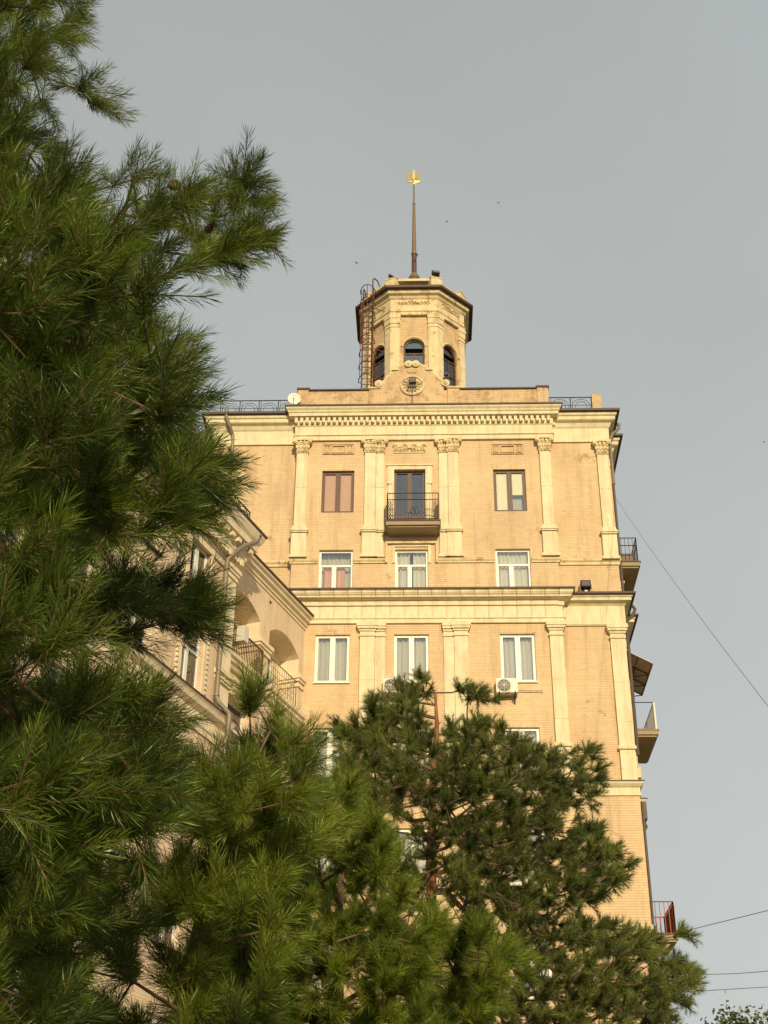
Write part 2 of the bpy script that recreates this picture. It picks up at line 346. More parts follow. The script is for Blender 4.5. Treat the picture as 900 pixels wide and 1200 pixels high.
# ------------------------------------------------------------------ shared building pieces
rng = random.Random(7)
def curtain(mb, x0, x1, z0, z1, y, amp=0.03, pitch=0.16, gap=None):
    n = max(6, int((x1-x0)/0.025)); ph = rng.random()*6; prev = None
    for i in range(n+1):
        x = x0+(x1-x0)*i/n; yy = y+amp*math.sin(x/pitch*2*math.pi+ph)+amp*0.5*math.sin(x/pitch*3.7+ph*2)
        if prev and not (gap and gap[0] < x < gap[1]):
            mb.quad((prev[0],prev[1],z0), (x,yy,z0), (x,yy,z1), (prev[0],prev[1],z1))
        prev = (x, yy)
def window(parent, x0, x1, z0, z1, y, frame='white', style='two', cur='c_white', sill=True):
    F = M[frame]; fw = 0.075 if frame == 'white' else 0.085; d = 0.07
    mb = MB(); mb.box(x0, x0+fw, y, y+d, z0, z1).box(x1-fw, x1, y, y+d, z0, z1)
    mb.box(x0+fw, x1-fw, y+0.003, y+d, z1-fw, z1).box(x0+fw, x1-fw, y+0.003, y+d, z0, z0+fw)
    bays = []; xm = (x0+x1)/2; mw = 0.065
    if style == 'transom':
        zt = z0+(z1-z0)*0.645
        mb.box(x0+fw, x1-fw, y-0.004, y+d, zt-0.04, zt+0.04)
        xm = x0+(x1-x0)*0.46
        mb.box(xm-mw, xm+mw, y-0.002, y+d, z0+fw, zt-0.04)
        bays = [(x0+fw, x1-fw, zt+0.04, z1-fw), (x0+fw, xm-mw, z0+fw, zt-0.04), (xm+mw, x1-fw, z0+fw, zt-0.04)]
        s = 0.035; mb.box(x0+fw, x0+fw+s, y-0.006, y+0.04, z0+fw, zt-0.04).box(xm-mw-s, xm-mw, y-0.006, y+0.04, z0+fw, zt-0.04)
    elif style == 'door':
        zt = z0+0.75
        mb.box(xm-0.08, xm+0.08, y-0.004, y+d, z0+fw, z1-fw)
        mb.box(x0+fw, xm-0.08, y+0.01, y+0.05, z0+fw, zt).box(xm+0.08, x1-fw, y+0.01, y+0.05, z0+fw, zt)
        mb.box(x0+fw+0.08, xm-0.16, y-0.003, y+0.02, z0+fw+0.1, zt-0.12).box(xm+0.16, x1-fw-0.08, y-0.003, y+0.02, z0+fw+0.1, zt-0.12)
        bays = [(x0+fw, xm-0.08, zt, z1-fw), (xm+0.08, x1-fw, zt, z1-fw)]
    elif style == 'one':
        bays = [(x0+fw, x1-fw, z0+fw, z1-fw)]
    else:
        mb.box(xm-mw, xm+mw, y-0.004, y+d, z0+fw, z1-fw)
        bays = [(x0+fw, xm-mw, z0+fw, z1-fw), (xm+mw, x1-fw, z0+fw, z1-fw)]
        for a, b, c, e in bays:
            mb.box(a, a+0.03, y-0.007, y+0.03, c, e).box(b-0.03, b, y-0.007, y+0.03, c, e).box(a+0.03, b-0.03, y-0.005, y+0.03, e-0.03, e).box(a+0.03, b-0.03, y-0.005, y+0.03, c, c+0.03)
    w = mb.build('window', F, parent)
    for a, b, c, e in bays:
        MB().box(a-0.01, b+0.01, y+0.035, y+0.043, c-0.01, e+0.01).build('pane', M['glass'], w)
    if sill:
        MB().box(x0-0.03, x1+0.03, y-0.16, y-0.004, z0-0.05, z0-0.004).build('sill', M['white'] if frame == 'white' else M['flash'], w)
    k = MB()
    if cur == 'blind_brown':
        for a, b, c, e in bays: k.box(a, b, y+0.055, y+0.062, c, e)
        k.build('blind', M['b_brown'], w)
    elif cur == 'blind_half':
        a, b, c, e = bays[0]; k.box(a, b, y+0.055, y+0.062, c, e); a, b, c, e = bays[1]; k.box(a, b, y+0.055, y+0.062, c+(e-c)*0.42, e)
        k.build('blind', M['b_cream'], w)
        k = MB(); k.box(a, b, y+0.25, y+0.26, c, e); k.build('curtain', M['c_grey'], w)
    elif cur == 'c_peach':
        xm2 = (x0+x1)/2; curtain(k, x0+0.18, x0+0.50, z0+0.05, z1-0.62, y+0.16); curtain(k, x0+0.66, x0+0.98, z0+0.05, z1-0.62, y+0.16)
        k.build('curtain', M['c_peach'], w)
        k = MB(); curtain(k, x0+0.03, x1-0.03, z0+0.05, z1-0.02, y+0.30, 0.02); k.build('net_curtain', M['c_grey'], w)
    elif cur:
        curtain(k, x0+0.03, x1-0.03, z0+0.05, z1-0.02, y+0.18, gap=(x0+0.46*(x1-x0), x0+0.56*(x1-x0)) if rng.random() < 0.3 else None)
        k.build('curtain', M[cur], w)
    return w

_caps = {}
def capital_mesh(w, h=0.62):
    """corinthian capital: bell, two rows of curled leaves, corner volutes, concave abacus; origin at bottom centre on the wall"""
    if (w, h) in _caps: return _caps[(w, h)]
    m = MB(); d = 0.13
    m.box(-w/2-0.03, w/2+0.03, -d-0.03, 0.0, 0, 0.05)
    for i in range(5):                                   # flaring bell
        a, b = i/5, (i+1)/5; fa = w/2+0.02+0.10*a**2
        m.box(-fa, fa, -d-0.02-0.07*a**2, 0.0, 0.05+(h-0.15)*a, 0.05+(h-0.15)*b-0.002)
    def leaf(x, z, lw, lh, out):
        m.prism([(x-lw*0.35, z), (x+lw*0.35, z), (x+lw*0.5, z+lh*0.55), (x+lw*0.28, z+lh*0.95), (x, z+lh), (x-lw*0.28, z+lh*0.95), (x-lw*0.5, z+lh*0.55)], -d-0.05-out*0.5, -d)
        m.box(x-lw*0.3, x+lw*0.3, -d-0.07-out, -d-0.02, z+lh*0.75, z+lh*1.0)
        m.box(x-lw*0.05, x+lw*0.05, -d-0.07-out*0.6, -d, z+0.01, z+lh*0.74)
    n = 3 if w < 0.6 else 4
    for i in range(n): leaf(-w/2+w*(i+0.5)/n, 0.05, w/n*0.95, h*0.34, 0.02)
    for i in range(n+1): leaf(-w/2+w*i/n, 0.18, w/n*0.8, h*0.36, 0.05)
    for sx in (-1, 1):                                   # corner volutes
        m.lathe([(0.085, -d-0.16), (0.085, -d+0.02)], sx*(w/2+0.07), h-0.15, 10, 'y')
        m.lathe([(0.045, -d-0.185), (0.045, -d)], sx*(w/2+0.07), h-0.15, 8, 'y')
        m.lathe([(0.05, -d-0.13), (0.05, -d)], sx*w*0.16, h-0.16, 8, 'y')
    m.prism([(-w/2-0.16, h-0.085), (w/2+0.16, h-0.085), (w/2+0.16, h-0.001), (-w/2-0.16, h-0.001)], -d-0.13, 0.0)
    m.box(-0.07, 0.07, -d-0.16, -d-0.12, h-0.10, h-0.002)
    _caps[(w, h)] = m.mesh('capital'); return _caps[(w, h)]
def pilaster_upper(root, x0, x1, y, proud=0.12, setback=False):
    """shaft with capital and pedestal as sub-parts"""
    p = proud-(0.05 if setback else 0); w = x1-x0; xc = (x0+x1)/2
    m = MB(); m.box(x0, x1, y-p, y+0.05, 27.98, 29.72).box(x0, x1, y-p, y+0.05, 29.735, 31.34).box(x0+0.01, x1-0.01, y-p+0.01, y+0.05, 29.72, 29.735)
    s = m.build('pilaster', M['plaster'], root)
    c = link('capital', capital_mesh(round(w, 2)), M['plaster_worn'], s); c.location = (xc, y-p+0.13-0.005, 31.335)
    m = MB(); e = 0.0 if setback else 0.07
    m.box(x0-e, x1+e, y-p-0.03, y+0.05, 26.72, 27.69)
    for i, (q, za, zb) in enumerate(((0.07, 27.69, 27.75), (0.10, 27.75, 27.80), (0.06, 27.80, 27.87), (0.03, 27.87, 27.98))):
        m.box(x0-e*0.4-q, x1+e*0.4+q, y-p-0.02-q, y+0.05, za+0.001, zb)
    m.box(x0-e-0.05, x1+e+0.05, y-p-0.08, y+0.05, 26.61, 26.72)
    m.build('pedestal', M['plaster'], s)
def pilaster_lower(root, x0, x1, y, proud=0.12, setback=False):
    p = proud-(0.05 if setback else 0)
    m = MB(); zs = [17.95, 19.10, 20.1, 21.6, 23.32]
    for a, b in zip(zs[:-1], zs[1:]): m.box(x0, x1, y-p, y+0.05, a, b-0.012)
    m.box(x0+0.01, x1-0.01, y-p+0.01, y+0.04, 17.95, 23.32)
    s = m.build('pilaster', M['plaster'], root)
    m = MB()
    for q, za, zb in ((0.03, 23.32, 23.40), (0.0, 23.40, 23.52), (0.04, 23.52, 23.60), (0.09, 23.60, 23.70), (0.12, 23.70, 23.86)):
        qq = q*(0.4 if setback else 1)
        m.box(x0-qq, x1+qq, y-p-q-0.01, y+0.05, za+0.001, zb)
    n = int((x1-x0)/0.07)
    for i in range(n): xx = x0+(x1-x0)*(i+0.5)/n; m.box(xx-0.02, xx+0.02, y-p-0.115, y-p-0.05, 23.61, 23.69)
    m.build('capital', M['plaster'], s)
    MB().box(x0-0.05, x1+0.05, y-p-0.06, y+0.05, 19.06, 19.15).box(x0-0.03, x1+0.03, y-p-0.03, y+0.05, 19.15, 19.20).build('band', M['plaster'], s)

def roof_railing(m, a, b, z0, h=0.85, bay=0.72, r=0.017):
    """iron roof railing from a to b (x, y) with double arches in each bay"""
    a, b = Vector((a[0], a[1], 0)), Vector((b[0], b[1], 0)); L = (b-a).length; n = max(1, round(L/bay)); u = (b-a)/L
    def pt(s, z): q = a+u*s; return (q.x, q.y, z0+z)
    for z, rr in ((h, r*1.3), (h*0.55, r*0.7), (h*0.28, r*0.7), (0.06, r)): m.tube([pt(0, z), pt(L, z)], rr, 5)
    for i in range(n):
        s0, s1 = L*i/n, L*(i+1)/n; w = s1-s0; c = (s0+s1)/2
        m.tube([pt(s0, 0), pt(s0, h)], r*1.2, 5)
        m.tube([pt(s0+w*0.1, 0.06), pt(s0+w*0.1, h)], r*0.7, 4)
        for f in (0.42, 0.27):
            m.tube([pt(c-w*f, 0.06), *[pt(c-w*f*math.cos(math.pi*k/8), h*0.5+w*f*math.sin(math.pi*k/8)*0.95) for k in range(9)], pt(c+w*f, 0.06)], r*0.75, 4)
        for k in range(6):
            s = s0+w*(k+0.5)/6; m.tube([pt(s, 0.06), pt(s+w/14, 0.14), pt(s, 0.22)], r*0.8, 4)
    m.tube([pt(L, 0), pt(L, h)], r*1.2, 5)
def bar_railing(m, pts, z0, z1, gap=0.12, r=0.012, rails=(1.0, 0.0), rr=0.02):
    for (ax, ay), (bx, by) in zip(pts[:-1], pts[1:]):
        L = math.hypot(bx-ax, by-ay); n = max(1, round(L/gap))
        for f in rails: m.tube([(ax,ay,z0+(z1-z0)*f), (bx,by,z0+(z1-z0)*f)], rr, 5)
        for i in range(n+1):
            x, y = ax+(bx-ax)*i/n, ay+(by-ay)*i/n; m.tube([(x,y,z0), (x,y,z1)], r if 0 < i < n else rr, 4)

# ------------------------------------------------------------------ the tall corner building; local y = 0 is its projecting front
T = thing('corner_tower_building', 'tall yellow brick corner block with pilasters, octagonal turret and spire', 'building', (0, 45, 0))
XL, XR, YS, YB = -8.42, 7.28, 0.28, 14.0
ROWA = [(-4.0, -2.74, 28.65, 30.57), (2.68, 3.93, 28.65, 30.57)]; DOOR = (-1.18, 0.03, 27.82, 30.57)
ROWB = [(-4.0, -2.72, 25.17, 27.0), (-1.13, 0.11, 25.17, 27.0), (2.65, 3.95, 25.17, 27.0)]
LOW = [(a, b, z, z+1.9) for z in (21.55, 17.92, 14.3, 10.7, 7.1, 3.5) for a, b in ((-4.02, -2.76), (-1.15, 0.11), (2.70, 3.96))]
m = MB()
wall(m, -5.05, 5.0, 0, 33.35, 0.0, ROWA+[DOOR]+ROWB+LOW, 0.16)
m.quad((-5.05,YS,0), (-5.05,0,0), (-5.05,0,33.35), (-5.05,YS,33.35)); m.quad((5.0,0,0), (5.0,YS,0), (5.0,YS,33.35), (5.0,0,33.35))
wall(m, XL, -5.05, 0, 33.35, YS); wall(m, 5.0, XR, 0, 33.35, YS)
m.quad((XR,YS,0), (XR,2.1,0), (XR,2.1,33.35), (XR,YS,33.35)); m.quad((XR,2.1,0), (7.62,2.1,0), (7.62,2.1,33.35), (XR,2.1,33.35))
m.quad((7.62,2.1,0), (7.62,YB,0), (7.62,YB,33.35), (7.62,2.1,33.35))
m.quad((XL,YB,0), (XL,YS,0), (XL,YS,33.35), (XL,YB,33.35)); m.quad((7.62,YB,0), (XL,YB,0), (XL,YB,33.35), (7.62,YB,33.35))
m.build('wall', M['brick'], T)
m = MB(); m.quad((XL,YS,33.34), (7.62,YS,33.34), (7.62,YB,33.34), (XL,YB,33.34)); m.quad((-5.05,0,33.345), (5.0,0,33.345), (5.0,YS+0.1,33.345), (-5.05,YS+0.1,33.345))
m.build('roof', M['roof'], T)
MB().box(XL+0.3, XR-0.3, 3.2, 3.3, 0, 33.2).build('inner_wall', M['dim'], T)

MAIN = [(-5.05, YS), (-5.05, 0), (5.0, 0), (5.0, YS)]
RIGHT = [(5.0, YS), (XR, YS), (XR, 2.1), (7.62, 2.1), (7.62, YB)]
LEFT = [(XL, YB), (XL, YS), (-5.05, YS)]
# entablature of the projecting front
m = MB()
m.sweep([(-0.02,31.95),(0.10,31.95),(0.10,32.13),(0.15,32.16),(0.15,32.19),(0.09,32.20),(0.09,32.60),(0.13,32.64),(0.13,32.93),(0.20,32.95),(0.34,32.97),(0.34,33.10),(0.38,33.13),(0.40,33.20),(0.46,33.27),(0.48,33.36),(-0.02,33.37)], MAIN)
m.build('cornice', M['plaster'], T)
m = MB(); nden = 46
for i in range(nden+1):
    x = -5.10+0.2185*i
    if x > 5.08: break
    m.box(x-0.058, x+0.058, -0.28, -0.12, 32.70, 32.925)
for x in (-5.2, 5.15):
    m.box(x-0.07, x+0.09, 0.06, 0.18, 32.70, 32.925)
m.build('dentil_course', M['plaster'], T, kind='stuff')
m = MB(); m.sweep([(-0.01,33.372),(0.515,33.345),(0.52,33.405),(-0.01,33.44)], MAIN); m.build('flashing', M['flash'], T)
PS = [(-0.02,31.97),(0.07,31.97),(0.07,32.60),(0.12,32.66),(0.18,32.80),(0.30,32.86),(0.33,32.90),(0.33,33.02),(0.39,33.06),(0.41,33.18),(-0.02,33.28)]
for P_ in (RIGHT, LEFT):
    MB().sweep(PS, P_).build('cornice', M['plaster'], T)
    MB().sweep([(-0.01,33.285),(0.38,33.26),(0.40,33.19),(0.52,33.19),(0.53,33.28),(-0.01,33.355)], P_).build('flashing', M['flash'], T)
# attic with end piers and the piers beside the gable
m = MB(); m.box(-4.72, -2.20, 0.05, 0.45, 33.36, 34.46).box(1.42, 4.60, 0.05, 0.45, 33.36, 34.46).box(-2.20, 1.42, 0.07, 0.45, 33.36, 34.46)
m.build('attic_wall', M['brick_worn'], T)
for a, b in ((-5.12, -4.68), (4.58, 5.03), (-2.22, -1.72), (0.96, 1.46)):
    s = MB().box(a, b, 0.0, 0.5, 33.36, 34.50).build('attic_pier', M['brick_worn'], T)
    MB().box(a-0.04, b+0.04, -0.05, 0.54, 34.505, 34.58).build('pier_cap', M['flash'] if a in (-5.12, 4.58) else M['plaster_worn'], s)
for a, b in ((-4.70, -2.20), (1.44, 4.60)): MB().box(a, b, -0.02, 0.5, 34.462, 34.52).build('flashing', M['flash'], T)
# curved gable with scrolls
GX = -0.47
def mirror(pts): return pts+[(2*GX-x, z) for x, z in reversed(pts)]
half = [(GX-1.28,33.6),(GX-1.28,34.56)]
half += [(GX-1.28+0.62*(1-math.cos(math.pi/2*k/8)), 34.62+0.72*(1-math.cos(math.pi/2*k/8))**0.0*math.sin(math.pi/2*k/8)**2.2) for k in range(9)]
half += [(GX-0.78,35.36),(GX-0.78,35.46),(GX-0.60,35.48),(GX-0.58,35.60)]
half += [(GX-0.58+0.42*math.sin(math.pi/2*k/6), 35.60+0.28*(1-math.cos(math.pi/2*k/6))**0.6) for k in range(1, 7)]
gp = MB().prism(mirror(half)[::-1] if False else [(x, z) for x, z in mirror(half)][::-1], -0.02, 0.34).build('gable', M['brick_worn'], T)
m = MB()
for sx in (-1, 1):
    edge = [(GX+sx*(GX-x)*1.0, z) for x, z in half[2:]]
    m.tube([(x, 0.05, z+0.02) for x, z in edge], 0.075, 6)
    cx, cz = GX+sx*1.36, 34.72
    m.lathe([(0.17, -0.10), (0.17, 0.30)], cx, cz, 14, 'y'); m.lathe([(0.10, -0.13), (0.10, 0.0)], cx, cz, 12, 'y'); m.lathe([(0.045, -0.16), (0.045, 0.0)], cx, cz, 8, 'y')
    cx, cz = GX+sx*0.15, 35.70
    m.lathe([(0.155, -0.12), (0.155, 0.26)], cx, cz, 14, 'y'); m.lathe([(0.09, -0.15), (0.09, 0.0)], cx, cz, 12, 'y'); m.lathe([(0.04, -0.18), (0.04, 0.0)], cx, cz, 8, 'y')
    m.box(GX+sx*0.70-0.14, GX+sx*0.70+0.14, -0.08, 0.2, 35.40, 35.48)
for k in range(3): m.box(GX-0.22+0.02*k, GX+0.22-0.02*k, -0.07, 0.0, 35.42-0.07*k, 35.46-0.07*k)
m.build('gable_scrolls', M['plaster_worn'], gp)
m = MB(); cz = 34.62
m.lathe([(0.50, 0.0), (0.50, -0.07), (0.47, -0.10), (0.42, -0.10), (0.40, -0.05), (0.0001, -0.03)], GX, cz, 28, 'y')
for k in range(14):
    t = 2*math.pi*k/14; m.tube([(GX+0.13*math.cos(t), -0.06, cz+0.13*math.sin(t)), (GX+0.30*math.cos(t+0.25), -0.075, cz+0.30*math.sin(t+0.25)), (GX+0.39*math.cos(t+0.32), -0.06, cz+0.39*math.sin(t+0.32))], [0.02, 0.045, 0.02], 5)
m.build('rosette', M['plaster_worn'], gp)
# pilasters of the upper order
for a, b, sb in ((-5.02,-4.58,0), (-2.33,-1.905,0), (-1.895,-1.57,1), (0.57,0.905,1), (0.915,1.33,0), (4.52,4.94,0)):
    pilaster_upper(T, a, b, 0.0, 0.12, bool(sb))
pilaster_upper(T, 6.80, 7.22, YS); pilaster_upper(T, -8.36, -7.86, YS)
for a, b, sb in ((-2.39,-1.845,0), (-1.835,-1.48,1), (0.65,1.025,1), (1.035,1.53,0), (4.50,4.98,0)):
    pilaster_lower(T, a, b, 0.0, 0.12, bool(sb))
pilaster_lower(T, 6.72, 7.25, YS); pilaster_lower(T, -8.36, -7.80, YS)
# relief panels above the top windows
def relief(xa, xb, za, zb):
    m = MB(); y = -0.001
    def fr(a, b, c, d, t=0.025, dp=0.045): m.box(a, b, y-dp, y, d-t, d).box(a, b, y-dp, y, c, c+t).box(a, a+t, y-dp+0.002, y, c+t, d-t).box(b-t, b, y-dp+0.002, y, c+t, d-t)
    fr(xa, xb, za, zb); w = xb-xa
    fr(xa+w*0.28, xb-w*0.28, za+0.05, zb-0.07, 0.035, 0.06)
    for c in (xa+w*0.14, xb-w*0.14):
        fr(c-0.10, c+0.10, za+0.06, zb-0.08, 0.02, 0.05); m.box(c-0.03, c+0.03, y-0.05, y, za+0.10, zb-0.12)
    m.build('relief_panel', M['brick'], T)
relief(-4.01, -2.77, 31.33, 31.80); relief(2.65, 3.91, 31.27, 31.74)
m = MB(); m.box(-1.21, 0.05, -0.03, 0.0, 31.36, 31.84); cxp = -0.58
for sx in (-1, 1):
    for (dx, dz, r0, tn) in ((0.16, 0.02, 0.15, 1.5), (0.40, -0.02, 0.13, -1.4), (0.54, 0.06, 0.10, 1.3)):
        pts = [(cxp+sx*(dx+r0*(1-k/16)*math.cos(tn*2*math.pi*k/16)), -0.05, 31.60+dz+r0*(1-k/16)*math.sin(tn*2*math.pi*k/16)) for k in range(15)]
        m.tube(pts, [0.038-0.0015*k for k in range(15)], 5)
    for k in range(5): m.tube([(cxp+sx*(0.05+0.12*k), -0.03, 31.45), (cxp+sx*(0.10+0.12*k), -0.09, 31.50+0.03*(k % 2)), (cxp+sx*(0.13+0.12*k), -0.03, 31.42)], 0.03, 5)
m.lathe([(0.09, -0.11), (0.09, -0.02)], cxp, 31.62, 10, 'y')
m.build('relief_panel', M['plaster_worn'], T, label='carved scrollwork panel above the balcony door')
# top windows and the balcony door
window(T, *ROWA[0], 0.10, 'brownwood', 'two', 'blind_brown', False); window(T, *ROWA[1], 0.10, 'brownwood', 'two', 'blind_half', False)
window(T, *DOOR, 0.12, 'brownwood', 'door', None, False)
m = MB(); m.box(-1.45, -1.185, -0.05, 0.12, 29.95, 30.74).box(0.035, 0.30, -0.05, 0.12, 29.95, 30.74).box(-1.40, -1.185, -0.048, 0.12, 27.8, 29.95).box(0.035, 0.25, -0.048, 0.12, 27.8, 29.95).box(-1.185, 0.035, -0.052, 0.12, 30.575, 30.74)
m.box(-1.48, 0.33, -0.09, 0.02, 30.742, 30.80).box(-1.44, -1.24, -0.08, 0.0, 29.90, 29.948).box(0.09, 0.29, -0.08, 0.0, 29.90, 29.948)
m.build('door_surround', M['plaster'], T)
# front balcony
b = MB(); b.box(-1.47, 0.57, -0.80, -0.002, 27.62, 27.78).box(-1.38, 0.48, -0.72, -0.004, 27.56, 27.62); b = b.build('balcony', M['conc'], T)
MB().box(-1.50, 0.60, -0.83, -0.12, 27.782, 27.83).build('flashing', M['flash'], b)
m = MB(); bar_railing(m, [(-1.42,-0.12), (-1.42,-0.76), (0.52,-0.76), (0.52,-0.12)], 27.83, 29.03, 0.105, 0.010, (1.0, 0.76, 0.05), 0.018)
for x in (-1.33, -1.24, 0.34, 0.43):
    for k in range(5): m.tube([(x+0.04*math.cos(t*math.pi/4), -0.77, 27.95+0.16*k+0.07*math.sin(t*math.pi/4)) for t in range(9)], 0.010, 4)
for x in (-0.44, -0.30):
    m.tube([(x+0.09*math.cos(t*math.pi/4), -0.77, 28.25+0.16*math.sin(t*math.pi/4)) for t in range(9)], 0.011, 4)
m.build('railing', M['iron'], b)
# second row of windows, string courses
window(T, *ROWB[0], 0.10, 'white', 'transom', 'c_peach', False); window(T, *ROWB[1], 0.10, 'white', 'transom', 'c_white', False); window(T, *ROWB[2], 0.10, 'white', 'transom', 'c_white', False)
SC = [(-0.01,26.40),(0.05,26.40),(0.05,26.45),(0.09,26.50),(0.11,26.58),(-0.01,26.61)]
for P_ in ([(-5.05,YS), (-5.05,0), (-4.04,0)], [(-2.68,0), (-1.505,0)], [(0.485,0), (2.61,0)], [(3.99,0), (5.0,0), (5.0,YS)]): MB().sweep(SC, P_).build('string_course', M['plaster_worn'], T)
m = MB()
m.box(-1.50, -1.42, -0.10, 0.02, 26.401, 27.22).box(0.40, 0.48, -0.10, 0.02, 26.401, 27.22).box(-1.50, 0.48, -0.105, 0.02, 27.221, 27.30)
m.build('window_hood', M['plaster_worn'], T)
m = MB(); m.box(-1.24, -1.14, -0.05, 0.02, 26.40, 27.10).box(0.12, 0.22, -0.05, 0.02, 26.40, 27.10).box(-1.24, 0.22, -0.052, 0.02, 27.101, 27.16)
m.build('window_surround', M['plaster'], T)
for P_ in (RIGHT, LEFT): MB().sweep([(-0.01,26.42),(0.05,26.42),(0.05,26.52),(0.10,26.58),(0.11,26.66),(-0.01,26.69)], P_).build('string_course', M['plaster_worn'], T)
for a, b in ((-5.0, -4.05), (-2.67, -1.18), (0.16, 2.60), (4.0, 4.95)): MB().box(a, b, -0.06, 0.02, 25.13, 25.29).build('ledge', M['plaster_worn'], T)
# middle cornice: core, then each corona block and frieze slab as a piece
m = MB(); m.sweep([(-0.02,23.87),(0.08,23.87),(0.08,24.02),(0.12,24.05),(0.04,24.06),(0.04,24.55),(0.10,24.56),(0.10,24.74),(0.22,24.78),(0.28,24.80),(0.28,25.08),(-0.02,25.10)], MAIN)
co = m.build('cornice', M['plaster'], T)
P2 = [(-0.02,23.87),(0.06,23.87),(0.06,24.66),(0.12,24.72),(0.20,24.78),(0.30,24.80),(0.30,24.90),(0.35,24.94),(0.37,24.99),(-0.02,25.06)]
for P_ in (RIGHT, LEFT):
    MB().sweep(P2, P_).build('cornice', M['plaster'], T); MB().sweep([(-0.01,25.065),(0.34,25.05),(0.36,25.00),(0.46,25.00),(0.47,25.07),(-0.01,25.13)], P_).build('flashing', M['flash'], T)
MB().sweep([(-0.01,25.102),(0.50,25.07),(0.505,25.125),(-0.01,25.16)], MAIN).build('flashing', M['flash'], T)
TW = 0.5185
slab = MB().box(-TW/2+0.009, TW/2-0.009, -0.075, -0.03, 24.065, 24.545).mesh('frieze_slab')
slab2 = MB().box(-TW/2+0.009, TW/2-0.009, -0.135, -0.09, 24.57, 24.735).mesh('fascia_slab')
blk = MB(); blk.sweep([(0.26,24.81),(0.34,24.81),(0.34,24.87),(0.39,24.92),(0.40,24.95),(0.42,24.96),(0.42,25.04),(0.46,25.06),(0.46,25.088),(0.26,25.088)], [(-TW/2+0.008, 0), (TW/2-0.008, 0)]); blk = blk.mesh('cornice_block')
for i in range(19):
    x = -5.05+TW*(i+0.5)+0.1
    for nm, me in (('frieze_slab', slab), ('fascia_slab', slab2), ('cornice_block', blk)):
        q = link(nm, me, M['plaster'], co); q.location = (x, rng.uniform(-0.003, 0.003), 0)
m = MB()
m.sweep([(0.26,24.81),(0.34,24.81),(0.34,24.87),(0.39,24.92),(0.42,24.96),(0.42,25.04),(0.46,25.06),(0.46,25.088),(0.26,25.088)], [(-5.05,YS), (-5.05,0), (-4.96,0)])
m.sweep([(0.26,24.81),(0.34,24.81),(0.34,24.87),(0.39,24.92),(0.42,24.96),(0.42,25.04),(0.46,25.06),(0.46,25.088),(0.26,25.088)], [(4.92,0), (5.0,0), (5.0,YS)]); m.build('cornice_end', M['plaster'], co)
sl = MB().box(-0.335, 0.335, -0.085, -0.05, 23.90, 24.65).mesh('frieze_slab_wide')
for x in (5.42, 6.10, 6.78): q = link('frieze_slab', sl, M['plaster'], co); q.location = (x, YS, 0)
# third row and the floors below
cs = ['c_grey', 'c_grey', 'c_grey', 'c_white', 'c_grey', 'c_white', 'c_grey', 'c_white', 'c_grey']
for i, w in enumerate(LOW): window(T, *w, 0.09, 'white', 'two', cs[i % 9], True)
for P_ in (MAIN, RIGHT, LEFT):
    MB().sweep([(-0.01,17.42),(0.05,17.42),(0.05,17.48),(0.03,17.49),(0.03,17.70),(0.08,17.74),(0.15,17.82),(0.17,17.88),(-0.01,17.90)], P_).build('cornice', M['plaster'], T)
    MB().sweep([(-0.01,17.902),(0.185,17.888),(0.19,17.92),(-0.01,17.95)], P_).build('flashing', M['flash'], T)
    MB().sweep([(-0.01,0),(0.12,0),(0.12,1.2),(-0.01,1.25)], P_).build('plinth', M['conc'], T)
MB().sweep([(-0.01,12.9),(0.05,12.9),(0.05,13.05),(-0.01,13.08)], RIGHT).build('string_course', M['plaster'], T)
# roof railings, brick post at the right corner
m = MB(); roof_railing(m, (5.08, 0.42), (6.80, 0.42), 33.42, 0.86, 0.86); m.build('roof_railing', M['iron'], T)
m = MB(); roof_railing(m, (-8.3, 0.42), (-5.16, 0.42), 33.42, 0.86, 0.80); m.build('roof_railing', M['iron'], T)
for a, b in ((-8.3, -5.16), (5.06, 6.80)): MB().box(a, b, 0.10, 0.52, 33.31, 33.46).build('roof_curb', M['flash'], T)
MB().box(6.80, 7.16, 0.25, 0.60, 33.30, 34.36).build('roof_post', M['brick_worn'], T)
# downpipes
def downpipe(pts, r, parent, mat='galv', collars=()):
    m = MB(); m.tube(pts, r, 10)
    for p, q in collars: m.tube([p, q], r*1.22, 10)
    return m.build('downpipe', M[mat], parent, smooth=False)
downpipe([(-7.95,-0.14,33.34),(-7.94,-0.15,33.05),(-7.80,0.0,32.72),(-7.69,0.20,32.45),(-7.66,0.24,32.2),(-7.66,0.24,10)], 0.075, T, collars=[((-7.66,0.24,z),(-7.66,0.24,z+0.06)) for z in (31.0, 29.2, 27.4)]+[((-7.95,-0.14,33.30),(-7.95,-0.14,33.42))])
downpipe([(7.86,0.75,33.12),(7.86,0.75,32.98),(7.72,0.68,32.78),(7.55,0.62,32.6),(7.42,0.58,32.2),(7.42,0.58,30.2)], 0.065, T, collars=[((7.86,0.75,33.08),(7.86,0.75,33.2))])
downpipe([(7.40,0.58,30.2),(7.40,0.58,25.4)], 0.055, T, 'roof')
downpipe([(7.62,0.62,25.0),(7.80,0.66,24.75),(7.66,0.66,24.45),(7.42,0.6,24.2),(7.40,0.6,19)], 0.06, T, 'roof')
downpipe([(7.38,0.55,17.3),(7.38,0.55,2.0)], 0.05, T, 'roof')
